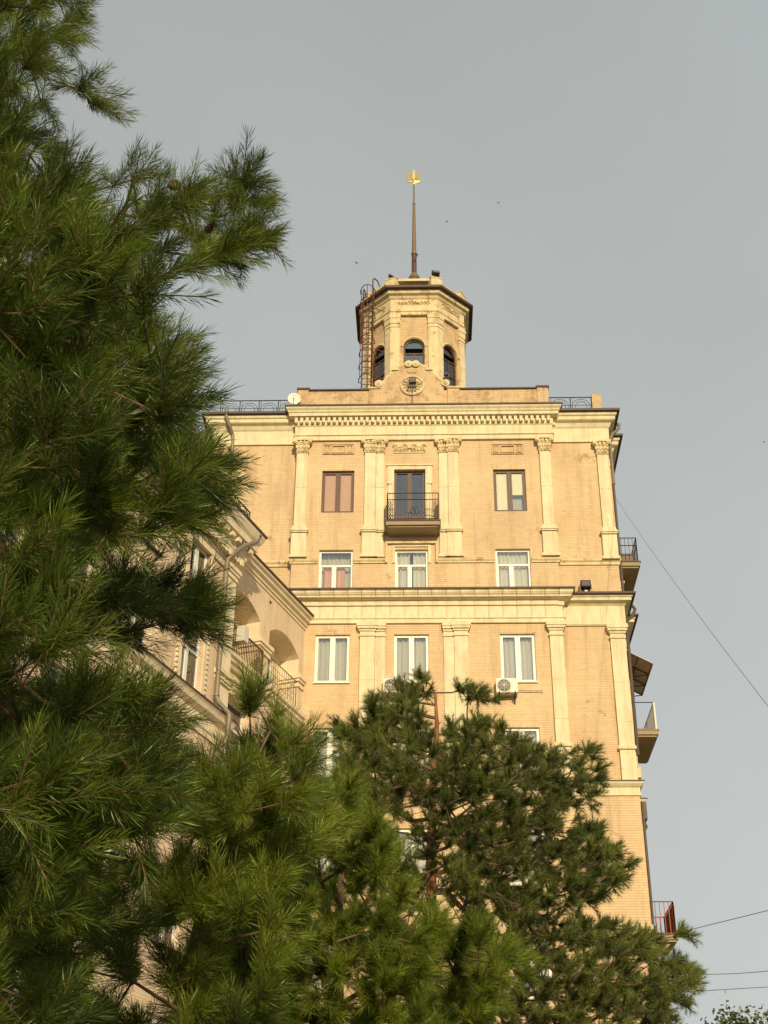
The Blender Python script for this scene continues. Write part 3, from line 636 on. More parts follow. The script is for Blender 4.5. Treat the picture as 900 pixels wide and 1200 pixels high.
# balconies on the right-hand side
def side_balcony(y0, y1, zs, xo, mat, style, rmat):
    b = MB(); b.box(7.285, xo, y0, y1, zs, zs+0.16).box(7.285, xo-0.06, y0+0.06, y1-0.05, zs-0.07, zs); b = b.build('balcony', M['conc'], T)
    MB().box(7.29, xo+0.03, y0-0.03, y1+0.03, zs+0.162, zs+0.20).build('flashing', M['flash'] if style != 'mesh' else M['conc'], b)
    m = MB(); z0, z1 = zs+0.2, zs+1.25; path = [(7.32,y0+0.05), (xo-0.07,y0+0.05), (xo-0.07,y1-0.05), (7.32,y1-0.05)]
    if style == 'bars':
        bar_railing(m, path, z0, z1, 0.16, 0.014, (1.0, 0.68, 0.0), 0.02); m.build('railing', rmat, b)
        MB().box(7.45, xo-0.09, y0+0.5, y1-0.3, z0, z0+0.62).build('balcony_panel', M['brownwood'], b)
    elif style == 'mesh':
        bar_railing(m, path, z0, z1, 0.9, 0.012, (1.0, 0.02), 0.018); m.build('railing', M['iron'], b)
        MB().tube([(xo-0.06,y0+0.05,z0), (xo-0.06,y0+0.05,z1)], 0.04, 6).build('corner_post', M['white'], b)
        q = MB()
        for k in range(16): y = y0+0.12+(y1-y0-0.2)*k/16; q.tube([(xo-0.07,y,z0), (xo-0.07,y,z1)], 0.011, 4)
        for k in range(9): z = z0+(z1-z0)*k/9; q.tube([(xo-0.07,y0+0.1,z), (xo-0.07,y1-0.1,z)], 0.009, 4)
        q.build('mesh_panel', M['galv'], b)
    else:
        bar_railing(m, path, z0, z1, 0.16, 0.016, (1.0, 0.0), 0.022); m.build('railing', rmat, b)
        q = MB(); n = 12
        for k in range(n): y = y0+0.06+(y1-y0-0.12)*k/n; q.box(xo-0.05, xo-0.03, y, y+(y1-y0)/n-0.03, z0+0.02, z1-0.04)
        q.build('balcony_panel', rmat, b)
        MB().prism([(7.29, zs-0.45), (7.75, zs-0.35), (8.1, zs-0.075), (7.29, zs-0.075)], y0+0.2, y0+0.5).build('corbel', M['brick_worn'], b)
    return b
side_balcony(1.35, 4.0, 26.98, 8.28, None, 'bars', M['iron'])
side_balcony(1.30, 4.1, 20.06, 8.32, None, 'mesh', M['iron'])
side_balcony(1.30, 3.4, 12.85, 8.30, None, 'panel', M['redpaint'])
aw = MB(); aw.prism([(7.3, 23.28), (8.30, 22.72), (8.30, 22.745), (7.3, 23.305)], 1.05, 3.9); aw = aw.build('awning', M['poly'], T)
m = MB()
for y in (1.05, 2.0, 2.95, 3.9):
    m.tube([(7.3,y,23.26), (8.3,y,22.70)], 0.025, 5); m.tube([(7.3,y,22.70), (7.7,y,22.62), (8.3,y,22.69)], 0.02, 5)
m.tube([(8.3,1.03,22.70), (8.3,3.92,22.70)], 0.03, 5); m.tube([(7.8,1.05,22.98), (7.8,3.9,22.98)], 0.02, 5)
m.build('awning_frame', M['brownwood'], aw)
m = MB(); m.box(7.29, 7.50, 0.9, 1.5, 18.3, 18.7).box(7.29, 7.44, 1.0, 1.4, 18.0, 18.3); m.build('bracket_stub', M['plaster_worn'], T)
m = MB(); m.box(7.29, 7.55, 0.7, 1.3, 16.75, 17.35).tube([(7.4,0.9,16.8), (7.5,0.8,16.5), (7.38,0.6,16.3)], 0.05, 6); m.build('junction_box', M['roof'], T)

# ------------------------------------------------------------------ octagonal turret
UX, UY, HA, AP = -0.40, 3.1, 0.97, 2.1
def octa(k=0.0): 
    h = HA+k*0.414; A = AP+k
    return [(UX-h,UY-A), (UX+h,UY-A), (UX+A,UY-h), (UX+A,UY+h), (UX+h,UY+A), (UX-h,UY+A), (UX-A,UY+h), (UX-A,UY-h)]
OC = octa(); ZT = 39.62
cup = MB(); faces = []
def face_frame(i):
    a, b = Vector((*OC[i], 0)), Vector((*OC[(i+1) % 8], 0)); L = (b-a).length; u = (b-a)/L; n = Vector((u.y, -u.x, 0)); c = (a+b)/2
    return c, u, n, L
for i in range(8):
    c, u, n, L = face_frame(i)
    t = MB(); wall(t, -L/2, L/2, 33.3, ZT, 0.0, [(-0.445, 0.445, 35.45, 37.86, 0.43)], 0.22)
    k0 = len(cup.v)
    cup.v += [tuple(c+u*x-n*y+Vector((0, 0, z))) for x, y, z in t.v]; cup.f += [tuple(k0+j for j in f) for f in t.f]
cup = cup.build('turret', M['brick_worn'], T)
def on_face(t, i):
    c, u, n, L = face_frame(i); t.v = [tuple(c+u*x-n*y+Vector((0, 0, z))) for x, y, z in t.v]; return t
for i in range(8):
    if i in (3, 4, 5): continue
    c, u, n, L = face_frame(i)
    t = MB(); y = 0.14; ap = arc_pts(-0.44, 0.44, 37.43, 0.43, 12)
    t.tube([(-0.41,y,35.46), (-0.41,y,37.43), *[(x*0.93, y, z-0.03) for x, z in ap[1:-1]], (0.41,y,37.43), (0.41,y,35.46)], 0.045, 4)
    t.box(-0.03, 0.03, y-0.03, y+0.03, 35.46, 37.15).box(-0.40, 0.40, y-0.035, y+0.03, 36.32, 36.38).box(-0.40, 0.40, y-0.034, y+0.03, 37.10, 37.16).box(-0.40, 0.40, y-0.033, y+0.03, 35.46, 35.55)
    on_face(t, i).build('window_frame', M['brownwood'], cup)
    for (pa, pb, pc, pd) in ((-0.40,-0.035,35.5,37.1), (0.035,0.40,35.5,37.1)):
        t = MB().box(pa, pb, y, y+0.008, pc, pd); on_face(t, i).build('pane', M['glass'], cup)
    t = MB().prism([(x, z) for x, z in ap][::-1], y+0.001, y+0.009); on_face(t, i).build('pane', M['glass'], cup)
    t = MB()                                        # archivolt
    for (xa, za), (xb, zb) in zip(arc_pts(-0.50, 0.50, 37.43, 0.48, 12)[:-1], arc_pts(-0.50, 0.50, 37.43, 0.48, 12)[1:]):
        t.tube([(xa,-0.01,za), (xb,-0.01,zb)], 0.05, 5)
    on_face(t, i).build('archivolt', M['plaster_worn'], cup)
    # pilasters at both edges of the face
    for sx in (-1, 1):
        t = MB(); e = L/2; w = 0.36 if L > 1.7 else 0.30
        xa, xb = sorted((sx*(e+0.035), sx*(e-w)))
        t.box(xa, xb, -0.085, 0.02, 34.4, 38.62); t.box(xa-0.015, xb+0.015, -0.11, 0.02, 38.42, 38.50)
        t.box(xa-0.04, xb+0.04, -0.14, 0.02, 38.90, 39.06).box(xa-0.02, xb+0.02, -0.115, 0.02, 38.62, 38.899)
        on_face(t, i).build('pilaster', M['plaster_worn'], cup)
    t = MB()
    for k in range(10):
        x = -L/2+0.28+(L-0.56)*(k+0.5)/10; h = rng.uniform(0.05, 0.13)
        t.tube([(x-0.06,-0.10,39.66+h), (x,-0.13,39.62+h*2.2), (x+0.06,-0.10,39.60+h)], 0.028, 5); t.tube([(x-0.05,-0.10,39.62), (x+0.05,-0.12,39.72)], 0.022, 4)
    if i in (0, 1, 7): on_face(t, i).build('frieze_ornament', M['brick_worn'], cup)
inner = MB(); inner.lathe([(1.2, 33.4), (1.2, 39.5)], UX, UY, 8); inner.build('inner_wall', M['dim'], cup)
m = MB(); m.sweep([(-0.02,39.06),(0.13,39.06),(0.13,39.20),(0.17,39.24),(0.09,39.26),(0.09,39.92),(0.14,39.97),(0.18,40.06),(0.30,40.12),(0.32,40.26),(0.33,40.295),(-0.3,40.36)], OC, True); m.build('cornice', M['plaster_worn'], cup)
m = MB(); m.sweep([(-0.3,40.365),(0.30,40.36),(0.34,40.30),(0.49,40.30),(0.50,40.40),(0.46,40.44),(-0.3,40.44)], OC, True); m.build('flashing', M['flash'], cup)  # metal edge; its dark underside also puts the soffit's shade into the colour
P8 = octa(-0.02)
for i in range(8):                                   # crumbling parapet: corner blocks, broken rail
    x, y = P8[i]; a = math.atan2(y-UY, x-UX); q = MB(); w = 0.26
    q.box(-0.24, 0.12, -w, w, 0, 0.66+0.02*(i % 3)).box(-0.26, 0.14, -w-0.03, w+0.03, 0.66+0.02*(i % 3), 0.71+0.02*(i % 3))
    q = q.build('parapet_block', M['plaster_worn'], cup); q.location = (x-0.02*math.cos(a), y-0.02*math.sin(a), 40.435); q.rotation_euler = (0.02*(i % 2), 0.015, a)
for i in (0, 7, 2, 6, 3, 4, 5):
    c, u, n, L = face_frame(i); t = MB()
    t.box(-L/2+0.1, L/2-0.1, -0.06, 0.24, 41.00, 41.13)
    if i != 0: t.box(-L/2+0.1, L/2-0.35, 0.05, 0.2, 40.44, 40.985)
    on_face(t, i).build('parapet_rail', M['plaster_worn'], cup)
c, u, n, L = face_frame(1); t = MB()
for k in range(5): t.box(-L/2+0.22+0.27*k, -L/2+0.46+0.27*k, 0.0+0.03*(k % 2), 0.26, 40.44, 40.96+0.06*((k*3) % 4))
on_face(t, 1).build('parapet_rail', M['brick_worn'], cup, label='broken stretch of parapet')
MB().lathe([(1.95, 40.45), (1.6, 40.75), (1.0, 41.4), (0.35, 42.5), (0.28, 42.95)], UX, UY, 16).build('turret_roof', M['roof'], cup)
sp = MB(); sp.lathe([(0.27, 42.9), (0.26, 43.02), (0.13, 43.28), (0.115, 43.3), (0.11, 44.42), (0.135, 44.43), (0.135, 44.50), (0.105, 44.51), (0.085, 46.0), (0.060, 47.55), (0.072, 47.56), (0.072, 47.64), (0.040, 47.65), (0.035, 48.85)], UX, UY, 12)
sp = sp.build('spire', M['spire'], T)
MB().lathe([(0.118, 43.3), (0.114, 44.42)], UX, UY, 12).build('spire_sleeve', M['brownwood'], sp)
m = MB(); m.tube([(UX,UY-0.14,43.9), (UX+0.16,UY-0.16,44.3), (UX+0.14,UY-0.1,44.38)], 0.03, 5); m.build('spire_bracket', M['rust'], sp)
# gilded trident at the tip: three prongs, looped arms, small lower tip
m = MB(); e0 = 48.84; s_ = 0.255; q_ = 1.35
def ex(pts, r): m.tube([(UX+x*s_, UY, e0+z*s_*q_) for x, z in pts], [k*s_ for k in r] if isinstance(r, list) else r*s_, 6)
m.prism([(UX+x*s_, e0+z*s_*q_) for x, z in ((0,3.05), (-0.16,2.3), (-0.22,1.35), (-0.10,1.0), (0,0.75), (0.10,1.0), (0.22,1.35), (0.16,2.3))], UY-0.03, UY+0.03)
for sx in (-1, 1):
    ex([(sx*0.98,2.85), (sx*1.0,1.6), (sx*1.0,0.62)], [0.10, 0.21, 0.19])
    ex([(sx*1.1,0.62), (sx*0.7,0.55), (sx*0.35,0.5), (0,0.15)], 0.13)
    ex([(sx*0.9,2.5), (sx*0.66,2.0), (sx*0.60,1.6), (sx*0.62,1.2), (sx*0.42,1.0), (sx*0.20,1.3)], 0.13)
    ex([(sx*0.66,1.3), (sx*0.85,1.0), (sx*0.55,0.8), (sx*0.2,0.62), (0,0.9)], 0.10)
    ex([(sx*0.35,0.58), (sx*0.25,0.3), (0,0.05)], 0.10)
m.build('trident_emblem', M['gold'], sp)
# caged access ladder on the turret
lad = MB(); LXc, LYc = UX-1.98, UY-2.32
for x in (LXc-0.20, LXc+0.20): lad.tube([(x,LYc,34.5), (x,LYc,40.3)], 0.032, 6)
lad.tube([(LXc+0.20,LYc,40.3), (LXc+0.20,LYc,40.95), (LXc+0.26,LYc+0.1,41.12), (LXc+0.40,LYc+0.28,41.1), (LXc+0.48,LYc+0.4,40.9)], 0.03, 6)
lad.tube([(LXc-0.20,LYc,40.3), (LXc-0.19,LYc+0.2,40.6), (LXc-0.14,LYc+0.4,40.58), (LXc-0.14,LYc+0.5,40.45)], 0.028, 6)
for k in range(19): lad.tube([(LXc-0.2,LYc,34.7+0.3*k), (LXc+0.2,LYc,34.7+0.3*k)], 0.017, 5)
for z in (37.2, 39.4): lad.tube([(LXc+0.2,LYc,z), (LXc+0.75,LYc+0.45,z+0.12)], 0.02, 5)
lad = lad.build('access_ladder', M['rust'], T)
cg = MB()
for k in range(8):
    z = 35.4+0.68*k; cg.tube([(LXc-0.22+0.44*0+0.0, LYc, z)]+[(LXc-0.33*math.cos(math.pi*t/10), LYc-0.62*math.sin(math.pi*t/10), z) for t in range(11)]+[(LXc+0.2, LYc, z)], 0.02, 5)
for t in (2, 5, 8): cg.tube([(LXc-0.33*math.cos(math.pi*t/10), LYc-0.62*math.sin(math.pi*t/10), 35.4), (LXc-0.33*math.cos(math.pi*t/10), LYc-0.62*math.sin(math.pi*t/10), 40.17)], 0.017, 5)
cg.build('ladder_cage', M['rust'], lad)
# loose cables hanging down the left bay
m = MB(); m.tube([(-6.05,0.31,33.0), (-6.12,0.31,31.2), (-6.22,0.30,30.4), (-6.35,0.30,29.6), (-6.30,0.30,28.5), (-6.40,0.3,27.5), (-6.8,0.30,26.9), (-7.1,0.3,26.3)], 0.016, 5)
m.tube([(-5.70,0.31,32.9), (-5.75,0.31,31.6), (-5.92,0.30,30.3), (-6.15,0.3,28.9), (-6.30,0.3,28.2)], 0.010, 5)
m.build('hanging_cable', M['wire'], T)
# ------------------------------------------------------------------ the angled side wing; local x runs along it, 0 at the tower, y = 0 is the loggia front
W = thing('apartment_wing', 'lower peach brick side wing with arched loggias and heavy dentilled cornice', 'building', (-4.42, 45.0, 0), R(70.5))
NX, NY, X0 = -6.42, -0.40, -25.0
loggia = [(-2.84, -0.39), (-6.04, -3.59)]
m = MB(); ops = []
for a, b in loggia:
    ops += [(a, b, 20.2, 22.72, 0.42, 0.02)]
    for z in (16.5, 12.9, 9.3, 5.7, 2.0): ops.append((a+0.25, b-0.25, z, z+2.45, 0, 0.5))
wall(m, NX, 0.0, 0, 24.0, 0.0, ops)
m.quad((NX,8,0), (0,8,0), (0,8,24.0), (NX,8,24.0))
m.build('wall', M['brick_wing'], W)
for a, b in loggia:
    lb = MB(); wall(lb, a-0.001, b+0.001, 20.1999, 22.7201, 0.02, [(a, b, 20.2, 22.72, 0.42, 0.73)]); lb.build('loggia_jambs', M['plaster_wing'], W)
    lb = MB(); wall(lb, a-0.3, b+0.3, 19.9, 23.2, 0.75, [(a+0.55, b-0.65, 20.25, 22.25)], 0.1); lb.build('loggia_back_wall', M['plaster_wing'], W)
    window(W, a+0.55, b-0.65, 20.25, 22.25, 0.78, 'white', 'two', 'c_grey', False)
    for z in (16.5, 12.9, 9.3, 5.7, 2.0): window(W, a+0.25, b-0.25, z, z+2.45, 0.30, 'white', 'transom', 'c_white', True)
for xa, xb in ((-3.59, -2.84), (-0.39, 0.0)):           # impost mouldings of the piers
    m = MB()
    for q, za, zb in ((0.06, 21.22, 21.34), (0.02, 21.34, 21.42), (0.09, 21.42, 21.52), (0.14, 21.52, 21.66)): m.box(xa-q, xb+(q if xb < -0.1 else -0.01), -q, 0.9, za+0.002, zb)
    m.build('impost', M['plaster_wing'], W)
for a, b in loggia:                                     # moulded slabs below the loggias
    s = MB(); s.sweep([(-0.02,19.72),(0.10,19.72),(0.14,19.80),(0.22,19.86),(0.22,19.94),(0.30,20.00),(0.32,20.12),(-0.02,20.16)], [(a-0.25, 0.0), (b+0.15, 0.0)]); s.build('loggia_slab', M['plaster_wing'], W)
rl = MB(); bar_railing(rl, [(-6.0, -0.20), (-3.66, -0.20)], 20.16, 21.12, 0.115, 0.018, (1.0, 0.0), 0.032); rl.build('railing', M['brownwood'], W, label='brown barred railing of the loggia')
rl = MB(); bar_railing(rl, [(-2.80, 0.05), (-0.42, 0.05)], 20.18, 21.42, 0.17, 0.010, (1.0, 0.0), 0.02)
for k in range(4): rl.tube([(-2.8,0.05,20.4+0.25*k), (-0.42,0.05,20.4+0.25*k)], 0.007, 4)
rl.build('railing', M['galv'], W, label='thin grey wire railing of the loggia')
m = MB(); m.sweep([(-0.02,23.62),(0.04,23.62),(0.04,23.72),(0.10,23.74),(0.10,23.82),(0.20,23.88),(0.22,23.96),(0.30,24.02),(0.32,24.10),(-0.02,24.12)], [(NX, 0.0), (0.0, 0.0)]); m.build('cornice', M['plaster_wing'], W)
m = MB(); m.sweep([(-0.02,24.122),(0.36,24.105),(0.37,24.16),(-0.02,24.20)], [(NX, 0.0), (-0.03, 0.0)]); m.build('flashing', M['flash'], W)
m = MB(); m.quad((NX,0,24.15), (-0.02,0,24.15), (-0.02,8,24.15), (NX,8,24.15)); m.quad((X0,NY,24.24), (NX,NY,24.24), (NX,8,24.24), (X0,8,24.24)); m.build('roof', M['roof'], W)
# the nearer, taller block of the wing
m = MB(); cols = [(-9.32-3.05*k, -8.02-3.05*k) for k in range(6)]; rows = [(20.95, 22.55), (17.66, 19.75), (13.85, 15.7), (10.3, 12.15), (6.7, 8.55), (3.1, 4.95)]
ops = [(a, b, c, d) for a, b in cols for c, d in rows if a > X0]
wall(m, X0, NX, 0, 24.2, NY, ops, 0.22)
m.quad((NX,NY,0), (NX,8,0), (NX,8,24.2), (NX,NY,24.2)); m.quad((X0,8,0), (X0,NY,0), (X0,NY,24.2), (X0,8,24.2)); m.quad((NX,8,0), (X0,8,0), (X0,8,24.2), (NX,8,24.2))
m.build('wall', M['brick_wing'], W)
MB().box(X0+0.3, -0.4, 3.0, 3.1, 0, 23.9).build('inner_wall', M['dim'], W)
for a, b, c, d in ops:
    window(W, a, b, c, d, NY+0.13, 'white', 'two' if c != 17.66 else 'transom', rng.choice(['c_white', 'c_grey', 'c_white']), False)
    MB().box(a-0.08, b+0.08, NY-0.09, NY+0.1, c-0.07, c-0.003).build('sill', M['flash'], W)
    if c > 17:
        s = MB(); s.box(a-0.17, a-0.004, NY-0.05, NY+0.05, c, d+0.14).box(b+0.004, b+0.17, NY-0.05, NY+0.05, c, d+0.14).box(a-0.004, b+0.004, NY-0.052, NY+0.05, d+0.004, d+0.14)
        if c < 18:
            for k in range(12):
                for xx in (a-0.24, b+0.24): s.box(xx-0.045, xx+0.045, NY-0.07, NY+0.02, c+0.02+0.165*k, c+0.13+0.165*k)
        s.build('window_surround', M['plaster_wing'], W)
# corner pilaster with capitals, middle cornice, panels
NP = [(X0, NY), (NX, NY), (NX, NY+1.2)]
m = MB(); m.box(-7.08, NX+0.05, NY-0.08, NY+0.3, 17.5, 22.50); s = m.build('pilaster', M['plaster_wing'], W)
m = MB()
for q, za, zb in ((0.05, 22.30, 22.36), (0.03, 22.36, 22.48), (0.08, 22.48, 22.58), (0.12, 22.58, 22.72)): m.box(-7.08-q, NX+0.05+q, NY-0.08-q, NY+0.32, za, zb-0.002)
m.build('capital', M['plaster_wing'], s)
m = MB()
for q, za, zb in ((0.05, 18.58, 18.66), (0.09, 18.66, 18.76), (0.05, 18.76, 18.82), (0.13, 18.82, 18.98)): m.box(-7.12-q, NX+0.05+q, NY-0.10-q, NY+0.32, za, zb-0.002)
m.build('band', M['plaster_wing'], s)
m = MB(); m.sweep([(-0.02,22.50),(0.06,22.50),(0.06,22.72),(0.11,22.76),(0.11,22.82),(0.15,22.84),(0.15,23.10),(0.24,23.13),(0.28,23.20),(0.28,23.30),(0.34,23.40),(0.34,23.55),(0.52,23.60),(0.54,23.82),(0.62,23.92),(0.70,24.10),(0.71,24.18),(-0.02,24.19)], NP); m.build('cornice', M['plaster_wing'], W)
m = MB(); m.sweep([(-0.02,24.192),(0.74,24.182),(0.76,24.25),(-0.02,24.30)], NP); m.build('flashing', M['flash'], W)
m = MB()
for k in range(int((NX-X0)/0.26)):
    x = NX-0.02-0.26*k; m.box(x-0.08, x+0.08, NY-0.30, NY-0.14, 22.87, 23.09)
for k in range(int((NX-X0)/0.42)):
    x = NX+0.2-0.42*k; m.box(x-0.10, x+0.10, NY-0.48, NY-0.30, 23.40, 23.54)
m.build('dentil_course', M['plaster_wing'], W, kind='stuff')
m = MB(); m.sweep([(-0.02,16.60),(0.05,16.60),(0.05,16.74),(0.10,16.80),(0.05,16.82),(0.05,17.18),(0.12,17.22),(0.22,17.30),(0.26,17.42),(0.32,17.50),(-0.02,17.52)], NP); m.build('cornice', M['plaster_wing'], W)
m = MB(); m.sweep([(-0.02,17.522),(0.34,17.502),(0.35,17.545),(-0.02,17.60)], NP); m.build('flashing', M['flash'], W)
for k in range(8):
    MB().box(-8.95-3.05*k+0.9, -8.90-3.05*k+0.9, NY-0.03, NY+0.02, 12.9, 16.5).build('wall_strip', M['plaster_wing'], W)
m = MB(); roof_railing(m, (X0, NY-0.35), (NX+0.12, NY-0.35), 24.24, 0.72, 0.8, 0.02); m.tube([(NX+0.12, NY-0.35, 24.9), (NX+0.12, NY+1.0, 24.9)], 0.02, 5); m.build('roof_railing', M['iron'], W)
# wing downpipe with its elbows
dp = [(-6.10,NY-0.62,24.18), (-6.10,NY-0.60,23.98), (-6.16,NY-0.52,23.85), (-6.75,NY-0.45,23.42), (-7.10,NY-0.30,23.0), (-7.24,NY-0.17,22.72), (-7.25,NY-0.15,22.4), (-7.25,NY-0.15,17.98), (-7.20,NY-0.22,17.80), (-6.98,NY-0.46,17.52), (-6.96,NY-0.48,17.38), (-6.96,NY-0.46,16.72), (-7.02,NY-0.40,16.55), (-7.22,NY-0.16,16.3), (-7.25,NY-0.14,16.1), (-7.25,NY-0.14,0.3)]
downpipe(dp, 0.082, W, collars=[((-6.10,NY-0.64,24.08), (-6.10,NY-0.64,24.30))]+[((-7.25,NY-0.15,z), (-7.25,NY-0.15,z+0.05)) for z in (21.4, 19.6, 18.0, 14, 12)])
MB().tube([(-2.93,-0.02,23.36), (-2.93,0.02,23.36)], 0.06, 8).build('vent_dark_disc', M['black'], W)  # solid black disc, the darkness of a hole put in as colour
def W2(x, y, z): c, s = math.cos(R(70.5)), math.sin(R(70.5)); return (-4.42+c*x-s*y, 45+s*x+c*y, z)

# ------------------------------------------------------------------ things fixed to the buildings
def aircon(loc, rz, label, brackets=True):
    a = thing('air_conditioner', label, 'air conditioner', loc, rz, 'outdoor air conditioner units')
    MB().box(-0.38, 0.38, -0.30, 0.0, 0.0, 0.54).build('casing', M['acwhite'], a)
    m = MB(); m.lathe([(0.235, -0.315), (0.235, -0.302)], -0.10, 0.27, 20, 'y'); m.build('fan_dark_disc', M['black'], a)  # black disc before the casing, its colour stands in for shade inside
    m = MB()
    for r in (0.22, 0.16, 0.10, 0.04): m.tube([(-0.10+r*math.cos(t*math.pi/8), -0.325, 0.27+r*math.sin(t*math.pi/8)) for t in range(17)], 0.009, 4)
    for t in range(4): m.tube([(-0.10-0.23*math.cos(t*math.pi/4), -0.325, 0.27-0.23*math.sin(t*math.pi/4)), (-0.10+0.23*math.cos(t*math.pi/4), -0.325, 0.27+0.23*math.sin(t*math.pi/4))], 0.008, 4)
    m.build('fan_grille', M['acwhite'], a)
    if brackets:
        for x in (-0.28, 0.28):
            m = MB(); m.box(x-0.02, x+0.02, -0.42, 0.06, -0.045, -0.003).box(x-0.02, x+0.02, -0.01, 0.06, -0.28, -0.045); m.tube([(x,-0.40,-0.03), (x,0.03,-0.27)], 0.014, 5); m.build('bracket', M['iron'], a)
    return a
aircon((-1.15, 44.92, 21.00), 0, 'grey-white air conditioner fan box below the window between paired pilasters')
aircon((2.86, 44.92, 20.98), 0, 'white air conditioner on black brackets below a window with a pipe beside it')
MB().tube([(0.42, -0.01, 0.20), (0.8, 0.0, 0.18), (1.25, 0.0, 0.19), (1.27, 0.01, 0.12)], 0.018, 5).build('drain_pipe', M['conc'], bpy.data.objects['air_conditioner.001'])
p = W2(-5.62, -0.12, 20.62)
aircon(p, R(160.5), 'tall pale air conditioner case hung at the brown railing of the loggia', False)

def floodlight(loc, rz, label, s=1.0, tilt=0.3):
    f = thing('floodlight', label, 'floodlight', loc, rz, 'small floodlights on the facade')
    c_, s_ = math.cos(tilt), math.sin(tilt)
    m = MB(); m.box(-0.15*s, 0.15*s, -0.09*s, 0.07*s, -0.12*s, 0.12*s)
    for k in range(5): m.box(-0.13*s+0.055*s*k, -0.11*s+0.055*s*k, 0.07*s, 0.11*s, -0.1*s, 0.1*s)
    h = m.build('lamp_housing', M['black'], f); h.rotation_euler = (tilt, 0, 0); h.location = (0, 0, 0.26*s)
    MB().box(-0.11*s, 0.11*s, -0.096*s, -0.091*s, -0.085*s, 0.085*s).build('lens', M['lamp'], h)
    m = MB(); m.box(-0.18*s, -0.155*s, -0.02*s, 0.02*s, 0.0, 0.28*s).box(0.155*s, 0.18*s, -0.02*s, 0.02*s, 0.0, 0.28*s).box(-0.18*s, 0.18*s, -0.021*s, 0.021*s, -0.02*s, 0.0)
    m.build('yoke', M['galv'], f); return f
f = floodlight((5.95, 45.05, 25.13), 0, 'black floodlight standing on the ledge of the blank right bay', 1.25, -0.2)
MB().box(-0.05, 0.05, -0.04, 0.04, -0.05, 0.1).build('foot', M['acwhite'], f)
f = floodlight((GX+0.02, 44.70, 34.42), 0, 'dark square floodlight mounted at the centre of the carved rosette', 0.95, 0.0)
m = MB(); m.tube([(0,0.0,0.0), (0.0,0.12,-0.1), (0.0,0.22,-0.12)], 0.02, 5).tube([(0.0,0.15,0.0), (-0.01,0.17,-0.5), (0.0,0.2,-1.0)], 0.012, 5); m.build('cable', M['wire'], f)
floodlight((UX+0.95, 45+UY-2.06, 41.19), 0.2, 'black floodlight standing on a corner block of the turret parapet', 1.1, -0.5)
f = floodlight((UX-1.0, 45+UY-2.06, 41.17), 0.6, 'small dark lamp on the turret parapet beside the ladder top', 0.7, -0.6)
f = floodlight((UX+1.35, 45+UY-2.2, 35.75), -0.3, 'small dark lamp on an arm in front of the right turret window', 0.6, 0.2)
MB().tube([(0,0.02,0), (-0.15,0.05,-0.1), (-0.25,0.12,-0.55), (-0.3,0.15,-1.15)], 0.018, 5).build('arm', M['iron'], f)

d = thing('satellite_dish', 'round cream satellite dish on the cornice beside the roof railing', 'satellite dish', (-5.25, 44.88, 33.42))
m = MB(); m.lathe([(0.002, 0.0), (0.12, -0.012), (0.20, -0.035), (0.255, -0.065), (0.265, -0.06), (0.20, -0.02), (0.12, 0.005), (0.002, 0.015)], 0, 0, 24, 'y')
q = m.build('reflector', M['dish'], d, smooth=True); q.location = (0, 0, 0.52); q.rotation_euler = (R(4), 0, R(8))
m = MB(); m.tube([(0,0.04,0), (0,0.05,0.30), (0,0.03,0.5)], 0.022, 6).box(-0.08, 0.08, -0.03, 0.11, -0.02, 0.02).tube([(0,0.0,0.27), (0.0,-0.22,0.36), (0,-0.26,0.42)], 0.014, 5); m.build('mast', M['iron'], d)

# ------------------------------------------------------------------ wires and birds
def wire(name, label, pts, r=0.012, sag=0.0):
    a, b = [Vector(p) for p in pts]; L = []
    for k in range(17):
        t = k/16; q = a.lerp(b, t); q.z -= sag*4*t*(1-t); L.append(q)
    return tag(MB().tube(L, r, 5).build(name, M['wire']), label, 'cable')
def A(px, py, Y): return tuple(at(px, py, Y))
wire('overhead_cable', 'long thin cable slanting down through the sky from the upper right corner', [(7.36, 45.6, 29.75), A(985, 935, 24)], 0.008, 0.25)
wire('overhead_cable', 'overhead wire rising to the right, highest of the low wires', [A(742, 1106, 33), A(960, 1052, 29)], 0.009, 0.0)
wire('overhead_cable', 'level overhead wire starting at the red balcony, between two others', [(7.6, 47.2, 12.0), A(960, 1130, 34)], 0.010, 0.15)
wire('overhead_cable', 'lowest overhead wire passing beside the pine branch tips', [A(740, 1166, 33), A(960, 1153, 33)], 0.009, 0.0)
def bird(px, py, Y, lab, rz, fl):
    m = MB(); sc = 0.36; m.tube([(-0.16,0,0), (-0.10,0,0.0), (0,0,0), (0.10,0,0.01), (0.15,0,0.02), (0.19,0,0.015)], [0.008, 0.035, 0.05, 0.04, 0.028, 0.006], 6)
    for s in (-1, 1):
        n = len(m.v); m.v += [(0.08,0,0.02), (-0.05,0,0.02), (0.03,s*0.22,0.02+fl), (-0.07,s*0.20,0.02+fl), (-0.08,s*0.42,0.02+fl*0.4)]; m.f += [(n,n+1,n+3,n+2), (n+2,n+3,n+4)]
    m.quad((-0.15,-0.02,0), (-0.15,0.02,0), (-0.27,0.05,0), (-0.27,-0.05,0))
    o = m.build('bird', M['bird']); o.location = A(px, py, Y); o.rotation_euler = (0.2, 0.1, rz); o.scale = (sc,)*3; return tag(o, lab, 'bird', 'birds in the sky')
bird(523.5, 260, 60, 'tiny dark bird gliding just right of the spire', 0.4, 0.10)
bird(417.5, 308, 60, 'tiny dark bird left of the spire above the ladder', 2.2, -0.06)
bird(584, 238, 70, 'tiny dark bird farther right of the spire at emblem height', 1.0, 0.12)
bird(895, 518, 70, 'tiny dark bird far right of the tower roof over open sky', 0.2, 0.05)

